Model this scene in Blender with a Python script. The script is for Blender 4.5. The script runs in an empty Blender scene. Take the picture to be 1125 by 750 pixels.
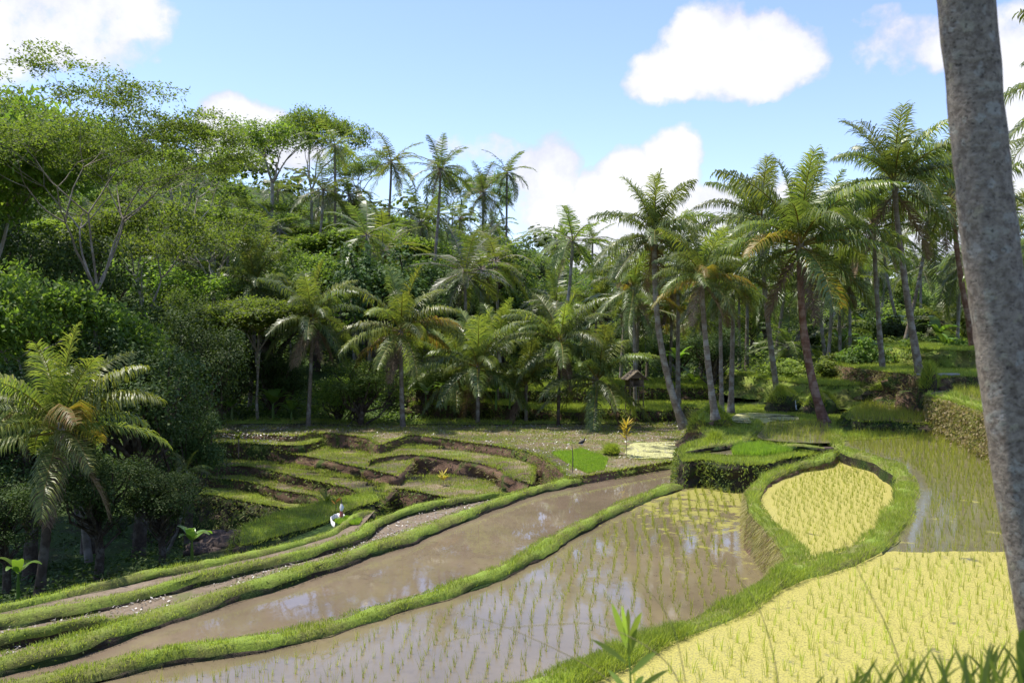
import bpy, math, random
import numpy as np
from mathutils import Vector, Matrix, noise
rng = np.random.default_rng(11)
random.seed(5)
R = math.radians
scene = bpy.context.scene
col = scene.collection
FPX, HC = 937.5, 4.0
PITCH = math.atan(15/937.5)
SUN_AZ, SUN_EL = R(-66), R(70)          # azimuth from +Y towards +X
SUN = np.array([math.sin(SUN_AZ)*math.cos(SUN_EL), math.cos(SUN_AZ)*math.cos(SUN_EL), math.sin(SUN_EL)])

# ------------------------------------------------------------------ layout
def ray(px, py):
    r, u = px-562.5, 375-py
    return np.array([r, FPX*math.cos(PITCH)+u*math.sin(PITCH), -FPX*math.sin(PITCH)+u*math.cos(PITCH)])
def gp(px, py, z=0.0):
    d = ray(px, py); t = (z-HC)/d[2]
    return np.array([d[0]*t, d[1]*t, z])
def at(px, py, Y):
    d = ray(px, py); t = Y/d[1]
    return np.array([d[0]*t, Y, HC+d[2]*t])
def gpl(pts, z): return np.array([gp(a, b, z)[:2] for a, b in pts])
def proj(p):
    x, y, z = p[0], p[1], p[2]-HC
    f = y*math.cos(PITCH)-z*math.sin(PITCH); u = y*math.sin(PITCH)+z*math.cos(PITCH)
    return 562.5+FPX*x/f, 375-FPX*u/f

# ------------------------------------------------------------------ mesh helpers
class Acc:
    def __init__(s): s.V = []; s.F = []; s.n = 0
    def add(s, V, F, mi=0):
        V = np.asarray(V, float).reshape(-1, 3)
        if len(V) == 0: return
        s.V.append(V); s.F.append((np.asarray(F, np.int64)+s.n, mi)); s.n += len(V)
def build(name, acc, mats, parent=None, smooth=False, link=True):
    me = bpy.data.meshes.new(name)
    V = np.concatenate(acc.V) if acc.V else np.zeros((0, 3))
    me.vertices.add(len(V)); me.vertices.foreach_set('co', V.ravel())
    loops = []; starts = []; mi = []; tot = 0
    for F, m in acc.F:
        k = F.shape[1]; loops.append(F.ravel()); starts.append(tot+np.arange(len(F))*k)
        mi.append(np.full(len(F), m)); tot += F.size
    loops = np.concatenate(loops); starts = np.concatenate(starts); mi = np.concatenate(mi)
    me.loops.add(tot); me.loops.foreach_set('vertex_index', loops.astype(np.int32))
    me.polygons.add(len(starts)); me.polygons.foreach_set('loop_start', starts.astype(np.int32))
    me.polygons.foreach_set('material_index', mi.astype(np.int32))
    if smooth: me.polygons.foreach_set('use_smooth', np.ones(len(starts), bool))
    me.update(calc_edges=True); me.validate()
    for m in (mats if isinstance(mats, (list, tuple)) else [mats]): me.materials.append(m)
    if not link: return me
    o = bpy.data.objects.new(name, me); col.objects.link(o)
    if parent: o.parent = parent
    return o
def empty(name, loc, rz=0):
    o = bpy.data.objects.new(name, None); col.objects.link(o); o.location = loc; o.rotation_euler.z = rz
    o.empty_display_size = .2
    return o
THINGS = []
def tag(o, label, cat, group=None):
    o['label'] = label; o['category'] = cat
    if group: o['group'] = group
    THINGS.append(o); return o
def struct(o): o['kind'] = 'structure'; return o
def stuff(o, label, cat): o['kind'] = 'stuff'; o['label'] = label; o['category'] = cat; return o
def inst(name, me, parent=None, loc=(0, 0, 0), rot=(0, 0, 0), sc=(1, 1, 1)):
    o = bpy.data.objects.new(name, me); col.objects.link(o); o.parent = parent
    o.location = loc; o.rotation_euler = rot; o.scale = sc
    return o
def unit(v): return v/np.maximum(np.linalg.norm(v, axis=-1, keepdims=True), 1e-9)
def leaves(acc, C, N, L, W, mi=0, D=None):
    n = len(C)
    if n == 0: return
    N = unit(N)
    if D is None: D = rng.normal(size=(n, 3))
    a = unit(D-(D*N).sum(1)[:, None]*N); b = np.cross(N, a)
    L = np.broadcast_to(L, n)[:, None]; W = np.broadcast_to(W, n)[:, None]
    V = np.stack([C-a*L/2, C-a*L*.05+b*W/2-N*L*.06, C+a*L/2-N*L*.1, C-a*L*.05-b*W/2-N*L*.06], 1).reshape(-1, 3)
    acc.add(V, np.arange(n*4).reshape(n, 4), mi)
def tube(acc, P, rad, sides=6, mi=0, cap=True, jit=0):
    P = np.asarray(P, float); n = len(P); rad = np.broadcast_to(rad, n)
    T = np.gradient(P, axis=0); T = unit(T)
    ref = np.array([0, 1, 0.]) if abs(T[0][1]) < .8 else np.array([1, 0, 0.])
    A = unit(np.cross(T, ref)); B = np.cross(T, A)
    th = np.arange(sides)*2*np.pi/sides
    V = P[:, None]+rad[:, None, None]*(np.cos(th)[None, :, None]*A[:, None]+np.sin(th)[None, :, None]*B[:, None])
    if jit: V += rng.normal(size=V.shape)*jit
    i = np.arange(n-1)[:, None]*sides; j = np.arange(sides)[None]; k = (j+1) % sides
    F = np.stack([i+j, i+k, i+sides+k, i+sides+j], 2).reshape(-1, 4)
    acc.add(V.reshape(-1, 3), F, mi)
    if cap: acc.add(V[-1], np.arange(sides)[None], mi); acc.add(V[0][::-1], np.arange(sides)[None], mi)
def box(acc, c, s, mi=0, M=None):
    c = np.array(c); s = np.array(s)/2
    V = np.array([[x, y, z] for z in (-1, 1) for y in (-1, 1) for x in (-1, 1)])*s
    if M is not None: V = V@np.array(M).T
    acc.add(V+c, [[0, 2, 3, 1], [4, 5, 7, 6], [0, 1, 5, 4], [2, 6, 7, 3], [0, 4, 6, 2], [1, 3, 7, 5]], mi)
def smoothline(P, step=.25, closed=False):
    P = np.asarray(P, float); n = len(P); out = []
    for i in range(n if closed else n-1):
        if closed: a, b, c, d = P[(i-1) % n], P[i], P[(i+1) % n], P[(i+2) % n]
        else: a, b, c, d = P[max(i-1, 0)], P[i], P[i+1], P[min(i+2, n-1)]
        m = max(1, int(np.linalg.norm(c-b)/step))
        t = (np.arange(m)/m)[:, None]
        out.append(.5*(2*b+(c-a)*t+(2*a-5*b+4*c-d)*t**2+(3*b-a-3*c+d)*t**3))
    if not closed: out.append(P[-1:])
    return np.concatenate(out)
def inpoly(X, Y, poly):
    r = np.zeros(X.shape, bool); n = len(poly)
    for i in range(n):
        x0, y0 = poly[i][:2]; x1, y1 = poly[(i+1) % n][:2]
        if y0 == y1: continue
        c = ((y0 > Y) != (y1 > Y)) & (X < (x1-x0)*(Y-y0)/(y1-y0)+x0); r ^= c
    return r
def dist2line(X, Y, line, closed=False):
    d = np.full(X.shape, 1e9); n = len(line)
    for i in range(n if closed else n-1):
        a = line[i][:2]; b = line[(i+1) % n][:2]; v = b-a; L = v@v
        if L < 1e-9: continue
        t = np.clip(((X-a[0])*v[0]+(Y-a[1])*v[1])/L, 0, 1)
        d = np.minimum(d, np.hypot(X-a[0]-t*v[0], Y-a[1]-t*v[1]))
    return d
def nz(x, y, s, seed=0.): return noise.noise(Vector((x*s+seed, y*s-seed, seed*.37)))
def nza(X, Y, s, seed=0.): return np.array([nz(a, b, s, seed) for a, b in zip(X, Y)])

# ------------------------------------------------------------------ materials
def mat(name):
    m = bpy.data.materials.new(name); m.use_nodes = True
    nt = m.node_tree; nt.nodes.clear()
    return m, nt
class NB:
    def __init__(s, nt): s.nt = nt
    def n(s, t, **k):
        o = s.nt.nodes.new(t)
        for a, b in k.items():
            if a.startswith('i_'):
                key = a[2:]; key = int(key) if key.isdigit() else key.replace('_', ' ')
                s.set(o.inputs[key], b)
            else: setattr(o, a, b)
        return o
    def set(s, inp, v):
        if isinstance(v, bpy.types.NodeSocket): s.nt.links.new(v, inp)
        else: inp.default_value = v
    def ramp(s, fac, stops, interp='LINEAR'):
        r = s.n('ShaderNodeValToRGB'); s.set(r.inputs[0], fac); cr = r.color_ramp; cr.interpolation = interp
        while len(cr.elements) < len(stops): cr.elements.new(.5)
        for e, (p, c) in zip(cr.elements, stops):
            e.position = p; e.color = (c, c, c, 1) if isinstance(c, (int, float)) else (*c, 1)
        return r.outputs[0]
    def noise(s, vec, scale, detail=4, rough=.55, out=0):
        o = s.n('ShaderNodeTexNoise'); s.set(o.inputs['Vector'], vec); o.inputs['Scale'].default_value = scale
        o.inputs['Detail'].default_value = detail; o.inputs['Roughness'].default_value = rough
        return o.outputs[out]
    def mix(s, f, a, b, mode='MIX'):
        o = s.n('ShaderNodeMix', data_type='RGBA', blend_type=mode)
        s.set(o.inputs[0], f); s.set(o.inputs[6], a if isinstance(a, bpy.types.NodeSocket) else (*a, 1)); s.set(o.inputs[7], b if isinstance(b, bpy.types.NodeSocket) else (*b, 1))
        return o.outputs[2]
    def math(s, op, a, b=0., clamp=False):
        o = s.n('ShaderNodeMath', operation=op, use_clamp=clamp); s.set(o.inputs[0], a); s.set(o.inputs[1], b); return o.outputs[0]
    def pos(s): return s.n('ShaderNodeNewGeometry').outputs['Position']
    def obj(s): return s.n('ShaderNodeTexCoord').outputs['Object']
    def out(s, sh): s.set(s.n('ShaderNodeOutputMaterial').inputs[0], sh)
    def prin(s, colr, rough=.8, spec=.3, bump=None, bstr=.3, bdist=.02, **k):
        p = s.n('ShaderNodeBsdfPrincipled'); s.set(p.inputs['Base Color'], colr if isinstance(colr, bpy.types.NodeSocket) else (*colr, 1))
        s.set(p.inputs['Roughness'], rough); s.set(p.inputs['Specular IOR Level'], spec)
        if bump is not None:
            b = s.n('ShaderNodeBump'); s.set(b.inputs['Height'], bump); b.inputs['Strength'].default_value = bstr; b.inputs['Distance'].default_value = bdist
            s.nt.links.new(b.outputs[0], p.inputs['Normal'])
        return p
def leafmat(name, cs, trans=.35, rough=.5, spec=.35, tcol=1.5, patch=.6, pscale=.5):
    m, nt = mat(name); b = NB(nt)
    g = b.n('ShaderNodeNewGeometry'); oi = b.n('ShaderNodeObjectInfo')
    c = b.ramp(g.outputs['Random Per Island'], [(i/(len(cs)-1), x) for i, x in enumerate(cs)])
    pn = b.noise(g.outputs['Position'], pscale, 2)
    v = b.math('ADD', b.math('MULTIPLY', b.math('SUBTRACT', pn, .5), patch*1.6), 1.0)
    v = b.math('MULTIPLY', v, b.math('ADD', b.math('MULTIPLY', oi.outputs['Random'], .5), .75))
    hs = b.n('ShaderNodeHueSaturation'); b.set(hs.inputs['Value'], v); b.set(hs.inputs['Color'], c)
    b.set(hs.inputs['Hue'], b.math('ADD', b.math('MULTIPLY', oi.outputs['Random'], .025), .474)); hs.inputs['Saturation'].default_value = .93
    c = hs.outputs[0]
    p = b.prin(c, rough, spec)
    t = b.n('ShaderNodeBsdfTranslucent')
    tc = b.mix(1., c, (tcol*1.05, tcol*1.1, tcol*.45), 'MULTIPLY'); b.set(t.inputs[0], tc)
    mx = b.n('ShaderNodeMixShader'); mx.inputs[0].default_value = trans
    b.set(mx.inputs[1], p.outputs[0]); b.set(mx.inputs[2], t.outputs[0]); b.out(mx.outputs[0])
    return m
M = {}
M['palm'] = leafmat('palm_frond', [(.06, .098, .022), (.1, .15, .032), (.155, .19, .048)], .35, .38, .5, 1.8, .5, .25)
M['palm_young'] = leafmat('palm_frond_young', [(.09, .14, .025), (.15, .2, .035), (.22, .25, .05)], .35, .42, .45, 1.8, .4, .3)
M['palm_yellow'] = leafmat('palm_frond_yellowing', [(.12, .17, .02), (.22, .2, .03), (.32, .2, .035)], .4, .45, .4, 1.6, .3, 1.)
M['palm_dead'] = leafmat('palm_frond_dry', [(.13, .09, .05), (.2, .14, .08), (.26, .19, .12)], .2, .7, .2, 1.3, .3, 1.)
M['albizia'] = leafmat('feathery_leaf', [(.06, .115, .018), (.1, .17, .026), (.15, .21, .036)], .5, .55, .25, 1.8, .7, .5)
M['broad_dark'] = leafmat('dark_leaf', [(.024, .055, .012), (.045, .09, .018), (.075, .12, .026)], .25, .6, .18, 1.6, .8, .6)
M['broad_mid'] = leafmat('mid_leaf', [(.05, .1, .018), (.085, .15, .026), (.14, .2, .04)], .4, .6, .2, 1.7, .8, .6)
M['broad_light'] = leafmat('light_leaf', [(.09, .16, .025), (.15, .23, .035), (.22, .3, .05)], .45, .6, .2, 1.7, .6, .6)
M['grass'] = leafmat('grass_blade', [(.14, .2, .028), (.22, .29, .04), (.31, .36, .065)], .45, .6, .2, 1.6, .55, .9)
M['grass_dry'] = leafmat('dry_grass_blade', [(.18, .2, .05), (.3, .27, .1), (.4, .34, .16)], .35, .6, .2, 1.4, .4, 1.5)
M['rice'] = leafmat('rice_blade', [(.2, .29, .03), (.3, .38, .045), (.43, .46, .08)], .55, .45, .35, 1.6, .35, .4)
M['seed'] = leafmat('rice_nursery_blade', [(.14, .26, .02), (.2, .34, .03), (.28, .4, .04)], .5, .5, .3, 1.6, .2, .5)
M['banana'] = leafmat('banana_leaf', [(.06, .14, .02), (.1, .2, .025), (.13, .22, .03)], .4, .35, .5, 1.7, .3, .5)
M['front_leaf'] = leafmat('foreground_leaf', [(.1, .17, .03), (.16, .24, .04), (.24, .3, .06)], .5, .5, .3, 1.8, .3, 2.)
M['litter'] = leafmat('straw_litter', [(.1, .08, .06), (.25, .22, .18), (.45, .42, .38)], .1, .4, .5, 1., .3, 1.)
def bark(name, c1, c2, c3, sc=6, rings=0):
    m, nt = mat(name); b = NB(nt); p = b.obj()
    n1 = b.noise(p, sc, 5, .6); n2 = b.noise(p, sc*.35, 3, .5)
    c = b.mix(b.ramp(n1, [(.35, 0.), (.65, 1.)]), c1, c2)
    c = b.mix(b.ramp(n2, [(.5, 0.), (.62, 1.)]), c, c3)
    h = n1
    if rings:
        w = b.n('ShaderNodeTexWave', bands_direction='Z', wave_profile='SAW'); b.set(w.inputs['Vector'], p); w.inputs['Scale'].default_value = rings
        w.inputs['Distortion'].default_value = 1.2; w.inputs['Detail'].default_value = 2
        h = b.math('ADD', b.math('MULTIPLY', w.outputs['Fac'], .7), n1)
        c = b.mix(b.ramp(w.outputs['Fac'], [(0., .55), (.16, 0.)]), c, tuple(x*.4 for x in c1))
    b.out(b.prin(c, .85, .2, h, .8, .03).outputs[0]); return m
M['bark_pale'] = bark('pale_bark', (.2, .16, .12), (.3, .26, .21), (.36, .34, .3), 5)
M['bark_hero'] = bark('grey_brown_bark', (.13, .105, .08), (.22, .185, .145), (.27, .24, .2), 5)
M['bark_palm'] = bark('palm_bark', (.15, .115, .085), (.25, .21, .165), (.31, .29, .25), 8, 3)
M['bark_red'] = bark('reddish_palm_bark', (.14, .065, .04), (.24, .13, .09), (.3, .2, .15), 8, 2.2)
M['bark_dark'] = bark('dark_bark', (.05, .035, .025), (.09, .065, .045), (.13, .11, .085), 7)
def big_bark():
    m, nt = mat('lichen_palm_bark'); b = NB(nt); p = b.obj()
    n1 = b.noise(p, 24, 8, .7); n2 = b.noise(p, 4, 3, .5); n3 = b.noise(p, 45, 4, .6)
    c = b.mix(b.ramp(n1, [(.38, 0.), (.62, 1.)]), (.17, .13, .098), (.36, .295, .225))
    vo = b.n('ShaderNodeTexVoronoi', feature='F1'); b.set(vo.inputs['Vector'], b.mix(.12, p, b.noise(p, 9, 3, .6, 1))); vo.inputs['Scale'].default_value = 15; vo.inputs['Randomness'].default_value = 1
    sep = b.n('ShaderNodeSeparateColor'); b.set(sep.inputs[0], vo.outputs['Color'])
    on = b.math('GREATER_THAN', sep.outputs[0], .42)
    spot = b.math('MULTIPLY', b.ramp(vo.outputs['Distance'], [(.38, 1.), (.46, 0.)]), on)
    spot = b.math('MULTIPLY', spot, b.ramp(n1, [(.35, .2), (.5, 1.)]))
    lich = b.ramp(sep.outputs[1], [(0., (.4, .4, .33)), (.5, (.46, .43, .38)), (1., (.4, .35, .2))])
    c = b.mix(b.math('MULTIPLY', spot, .5), c, lich)
    c = b.mix(b.ramp(n2, [(.55, 0.), (.75, .16)]), c, (.36, .36, .32))
    c = b.mix(b.math('MULTIPLY', b.ramp(n3, [(.34, 1.), (.42, 0.)]), .75), c, (.04, .03, .025))
    w = b.n('ShaderNodeTexWave', bands_direction='Z', wave_profile='SAW'); b.set(w.inputs['Vector'], p); w.inputs['Scale'].default_value = 1.6
    w.inputs['Distortion'].default_value = 5; w.inputs['Detail'].default_value = 4; w.inputs['Detail Scale'].default_value = 1.5
    c = b.mix(b.ramp(w.outputs['Fac'], [(0., .4), (.03, 0.)]), c, (.05, .04, .03))
    h = b.math('ADD', b.math('ADD', n1, b.math('MULTIPLY', n3, .5)), b.math('MULTIPLY', w.outputs['Fac'], .4))
    b.out(b.prin(c, .85, .25, h, 1., .02).outputs[0]); return m
M['bark_big'] = big_bark()
def earth(name, c1, c2, moss, mossamt=.5, sc=3., bd=.08):
    m, nt = mat(name); b = NB(nt); p = b.pos()
    n1 = b.noise(p, sc, 6, .65); n2 = b.noise(p, sc*.4, 4, .6); n3 = b.noise(p, sc*9, 4, .7)
    c = b.mix(b.ramp(n1, [(.3, 0.), (.7, 1.)]), c1, c2)
    c = b.mix(b.math('MULTIPLY', b.ramp(n3, [(.4, 1.), (.6, 0.)]), .4), c, tuple(x*.45 for x in c1))
    c = b.mix(b.ramp(n2, [(.62-mossamt*.3, 0.), (.7-mossamt*.2, 1.)]), c, b.mix(n3, tuple(x*.6 for x in moss), tuple(x*1.4 for x in moss)))
    b.out(b.prin(c, .9, .2, b.math('ADD', n1, b.math('MULTIPLY', n3, .4)), .9, bd).outputs[0]); return m
M['wall'] = earth('earth_wall', (.07, .045, .028), (.15, .095, .06), (.05, .08, .018), .35)
M['wall_red'] = earth('reddish_earth', (.12, .07, .045), (.24, .15, .1), (.08, .11, .025), .25)
M['wall_gold'] = earth('mossy_wall', (.2, .15, .06), (.34, .27, .1), (.16, .17, .04), .5)
M['wall_dark'] = earth('dark_earth_wall', (.035, .03, .02), (.08, .06, .04), (.035, .06, .014), .6)  # darkest of the wall earths, with the most green mixed in
M['turf'] = earth('turf', (.13, .13, .04), (.2, .22, .05), (.17, .23, .035), .6, 2., .05)
M['turf_brown'] = earth('stubble_soil', (.16, .12, .075), (.3, .24, .16), (.14, .18, .04), .35, 2.5, .05)
M['mud'] = earth('wet_mud', (.16, .12, .08), (.24, .19, .14), (.12, .12, .05), .1, 2., .04)
M['ground'] = earth('forest_floor', (.03, .04, .012), (.055, .06, .02), (.045, .08, .015), .6, .8, .2)
M['rock'] = earth('layered_rock', (.07, .05, .04), (.16, .12, .1), (.05, .07, .02), .1, 4., .1)
def water(name, mud, rough=.04, bstr=.12, bsc=7., algae=None, athr=(.52, .6), asc=1.2, grad=None):
    m, nt = mat(name); b = NB(nt); p = b.pos()
    mp = b.n('ShaderNodeMapping'); b.set(mp.inputs[0], p); mp.inputs['Scale'].default_value = (1, .45, 1)
    n1 = b.noise(mp.outputs[0], bsc, 4, .55); n2 = b.noise(p, .6, 4, .6); n4 = b.noise(p, 4, 5, .7)
    c = b.mix(b.ramp(n2, [(.3, 0.), (.7, 1.)]), mud, tuple(x*1.45 for x in mud))
    c = b.mix(b.math('MULTIPLY', b.ramp(n4, [(.55, 0.), (.68, 1.)]), .3), c, tuple(x*.5 for x in mud))
    w = b.prin(c, rough, .5, n1, bstr, .02); w.inputs['IOR'].default_value = 1.55
    if algae:
        n3 = b.noise(p, asc, 7, .68); n5 = b.noise(p, 40, 3, .6)
        if grad:                                   # where on the paddy the mat has drifted to
            sx = b.n('ShaderNodeSeparateXYZ'); b.set(sx.inputs[0], p)
            gx = b.math('MULTIPLY', b.math('SUBTRACT', b.math('ADD', b.math('MULTIPLY', sx.outputs[0], grad[0]), b.math('MULTIPLY', sx.outputs[1], grad[1])), grad[2]), grad[3])
            n3 = b.math('ADD', n3, b.math('MULTIPLY', b.math('MAXIMUM', b.math('MINIMUM', gx, 1.), -1.), .15))
        f = b.ramp(n3, [(athr[0], 0.), (athr[1], 1.)])
        f = b.math('MULTIPLY', f, b.ramp(n5, [(.34, .25), (.5, 1.)]))
        a = b.prin(b.mix(n5, tuple(x*.7 for x in algae), tuple(min(1, x*1.3) for x in algae)), .8, .2, n5, .5, .02)
        mx = b.n('ShaderNodeMixShader'); b.set(mx.inputs[0], f); b.set(mx.inputs[1], w.outputs[0]); b.set(mx.inputs[2], a.outputs[0]); b.out(mx.outputs[0])
    else: b.out(w.outputs[0])
    return m
M['pond'] = water('muddy_water', (.135, .102, .068), .012, .04, 5.)
M['paddy'] = water('paddy_water', (.13, .102, .06), .015, .07, 7., (.26, .24, .055), (.54, .64), 2.2, (.5, .3, 8.2, .45))
M['rice_water'] = water('rice_paddy_water', (.12, .105, .06), .03, .1, 9., (.3, .28, .07), (.6, .68), 1.3)
M['duck'] = water('duckweed_cover', (.12, .11, .06), .08, .1, 9., (.35, .31, .082), (.31, .38), 1.6)
M['duck_pale'] = water('pale_duckweed_cover', (.15, .15, .1), .08, .1, 9., (.45, .44, .2), (.42, .5), 1.1)
def simple(name, c, rough=.7, spec=.3, var=.3, sc=8):
    m, nt = mat(name); b = NB(nt); n1 = b.noise(b.obj(), sc, 4, .6)
    b.out(b.prin(b.mix(n1, tuple(x*(1-var) for x in c), tuple(min(1, x*(1+var)) for x in c)), rough, spec, n1, .3, .01).outputs[0]); return m
M['thatch'] = simple('old_thatch', (.22, .18, .13), .9)
M['wood'] = simple('weathered_wood', (.16, .12, .085), .8)
M['white'] = simple('white_cloth', (.75, .74, .72), .8, .2, .08)
M['pink'] = simple('faded_red_cloth', (.5, .16, .12), .8)
M['orange'] = simple('orange_flower', (.7, .3, .03), .7)
M['nut'] = simple('coconut_husk', (.26, .13, .04), .5)
M['nutgreen'] = simple('green_coconut_husk', (.2, .2, .05), .45)
M['black'] = simple('black_feather', (.015, .015, .018), .5)
M['fall'] = simple('falling_water', (.75, .78, .8), .15, .5, .1, 20)
M['stone'] = simple('concrete_channel', (.35, .33, .3), .85)
M['yellow_leaf'] = leafmat('yellow_leaf', [(.45, .4, .03), (.6, .48, .04), (.4, .42, .05)], .4, .5, .3, 1.4, .2, 1.)

# ------------------------------------------------------------------ paddy outlines (paddy levels, metres)
Z1, Z2, Z3, Z4, Z5 = 0., -.35, -1., -1.15, -1.27
def L3(pts, z): return np.array([gp(p[0], p[1], p[2] if len(p) > 2 else z) for p in pts])
B34 = smoothline(L3([(-260, 800), (-100, 772), (0, 752), (108, 731), (180, 717), (252, 706), (324, 692), (400, 671), (472, 650), (544, 626), (580, 608), (616, 587), (652, 569), (688, 551), (724, 537), (752, 529)], -.84))
B4 = smoothline(L3([(-260, 790), (-100, 748), (0, 722), (54, 712), (126, 688), (162, 674), (216, 658), (288, 637), (360, 616), (400, 601), (436, 590), (490, 569), (544, 549), (580, 537), (634, 524), (688, 515), (740, 507), (765, 503)], -.95))
B4b = smoothline(L3([(-260, 745), (-100, 715), (0, 698), (54, 689), (126, 673), (165, 667)], -1.05))
B5 = smoothline(L3([(-260, 722), (-100, 693), (0, 676), (72, 664), (144, 649), (216, 632), (288, 615), (360, 597), (395, 584), (416, 570), (452, 557), (508, 546), (544, 540), (570, 536)], -1.07))
B6 = smoothline(L3([(-260, 712), (-100, 682), (0, 664), (72, 648), (144, 633), (216, 618), (288, 603), (345, 588), (372, 578), (396, 562), (412, 556)], -1.3))
B1 = smoothline(L3([(420, 830), (500, 782), (560, 762), (620, 742), (680, 718), (725, 696), (790, 671), (833, 648), (876, 624), (905, 617), (941, 606), (970, 586), (984, 565), (995, 543), (993, 522), (977, 507), (955, 499), (927, 491), (915, 481), (922, 470), (932, 461)], .1))
B2 = smoothline(L3([(880, 622, .05), (869, 596, -.05), (844, 573, -.12), (829, 554, -.15), (829, 536, -.15), (847, 521, -.15), (876, 510, -.12), (901, 503, -.05), (920, 491, .05)], 0))
P10line = smoothline(gpl([(1018, 474), (1040, 482), (1065, 494), (1090, 507), (1125, 530), (1200, 585), (1300, 700)], 0.))

# ------------------------------------------------------------------ terrain
def interp(x, xs, ys): return np.interp(x, xs, ys)
def sm(t): t = np.clip(t, 0, 1); return t*t*(3-2*t)
SKY_RIDGE = ([-400, 0, 200, 400, 600, 700, 800, 950, 1125, 1500], [150, 160, 190, 228, 285, 330, 322, 310, 300, 285])
def ghard(x, y):
    x = np.asarray(x, float); y = np.asarray(y, float)
    ys = np.maximum(y, 6.)
    a = 562.5+FPX*x/ys
    ridge = 4+135*(360-interp(a, *SKY_RIDGE))/FPX
    h0 = interp(a, [200, 245, 740, 820, 900, 1000, 1125], [-3.2, -.95, -.95, 0., .9, 1.6, 2.6])
    far = h0+(ridge-h0)*sm((ys-48)/(140-48))*1.0
    far = np.where(ys > 140, ridge+(9-ridge)*sm((ys-190)/300)-3*sm((ys-140)/60), far)
    xb = np.interp(y, B6[:, 1], B6[:, 0])
    xb = np.where(y < 8, xb-(8-y)*.2, xb)
    d = (xb-x)*.65
    left = -1.55-np.clip(d*.3, 0, 2.4)
    deep = sm((y-25.5)/3)
    near = np.where(x < xb-.2, left, -2.2)
    near = near*(1-deep)-4.7*deep
    z = near+(far-near)*sm((y-40)/4)
    bank = -1.8+(2.15+1.8)*sm((9.5-y)/6.5)
    z = np.where(y < 9.5, np.maximum(z, bank), z)
    z = np.where(y < -8, 2.15+.04*(-8-y)*np.clip((np.abs(y)/60), 0, 1), z)
    return z
def gz(x, y):
    n = .5*noise.noise(Vector((x*.08, y*.08, 3.)))+.15*noise.noise(Vector((x*.3, y*.3, 1.)))
    k = min(1, max(0, (y-44)/20)) if y > 0 else .3
    return float(ghard(x, y))+n*2.2*k
t = np.linspace(-5.9, 5.9, 330)
gx = np.sinh(t)*18; gy = np.sinh(t)*18+32
GX, GY = np.meshgrid(gx, gy)
Z = ghard(GX, GY)
nn = np.array([[noise.noise(Vector((a*.08, b*.08, 3.)))*.5+.15*noise.noise(Vector((a*.3, b*.3, 1.))) for a in gx] for b in gy])
Z = Z+nn*2.2*np.where(GY > 0, np.clip((GY-44)/20, 0, 1), .3)
acc = Acc(); n = len(gx)
I = (np.arange(n-1)[:, None]*n+np.arange(n-1)[None]).ravel()
acc.add(np.stack([GX, GY, Z], 2).reshape(-1, 3), np.stack([I, I+1, I+n+1, I+n], 1))
struct(build('ground', acc, M['ground'], smooth=True))

# ------------------------------------------------------------------ grass blades
GR = Acc()       # bank grass
def blades(acc, P, h, w, lean=.35, mi=0, dirs=None, seg=1):
    n = len(P)
    if n == 0: return
    th = rng.uniform(0, 2*np.pi, n); a = np.stack([np.cos(th), np.sin(th), np.zeros(n)], 1)
    h = np.broadcast_to(h, n)*rng.uniform(.6, 1.25, n); w = np.broadcast_to(w, n)
    ld = rng.normal(size=(n, 3))*lean; ld[:, 2] = 0
    if dirs is not None: ld += dirs
    tip = P+np.stack([np.zeros(n), np.zeros(n), h], 1)+ld*h[:, None]
    if seg == 1:
        V = np.stack([P-a*w[:, None]/2, P+a*w[:, None]/2, tip], 1).reshape(-1, 3)
        acc.add(V, np.arange(n*3).reshape(n, 3), mi)
    else:
        mid = P+np.stack([np.zeros(n), np.zeros(n), h*.6], 1)+ld*h[:, None]*.35
        V = np.stack([P-a*w[:, None]/2, P+a*w[:, None]/2, mid+a*w[:, None]*.42, mid-a*w[:, None]*.42, tip], 1).reshape(-1, 3)
        base = np.arange(n)*5
        acc.add(V, np.stack([base, base+1, base+2, base+3], 1), mi)
        acc.F.append((np.stack([base+3, base+2, base+4], 1)+acc.n-len(V), mi))
def gdens(d): return np.clip(1500*(13/np.maximum(d, 5))**1.7, 120, 2600)
def gwid(d): return np.maximum(.006, d*.00055)
def scatter_poly(poly, z, mult=1., h=.1, mi=0, avoid=None, clump=.5, lean=.35, dirs=None, patch=0, acc=None):
    poly = np.asarray(poly)[:, :2]; x0, y0 = poly.min(0); x1, y1 = poly.max(0)
    c = poly.mean(0); d = max(8., math.hypot(*c)-3); n = int((x1-x0)*(y1-y0)*gdens(d)*mult)
    n = min(n, 120000)
    X = rng.uniform(x0, x1, n); Y = rng.uniform(y0, y1, n); k = inpoly(X, Y, poly)
    px = 562.5+FPX*X/np.maximum(Y, 1); k &= (px > -60) & (px < 1190)
    if avoid is not None:
        for p in avoid: k &= ~inpoly(X, Y, p)
    X, Y = X[k], Y[k]
    if patch:
        v = nza(X, Y, 1.3, 4.); k = v > rng.uniform(-.5, .5, len(v))*.5+patch-.5; X, Y = X[k], Y[k]
    dd = np.hypot(X, Y)
    blades(acc or GR, np.stack([X, Y, np.full(len(X), z)], 1), h, gwid(dd), lean, mi, dirs)

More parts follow.
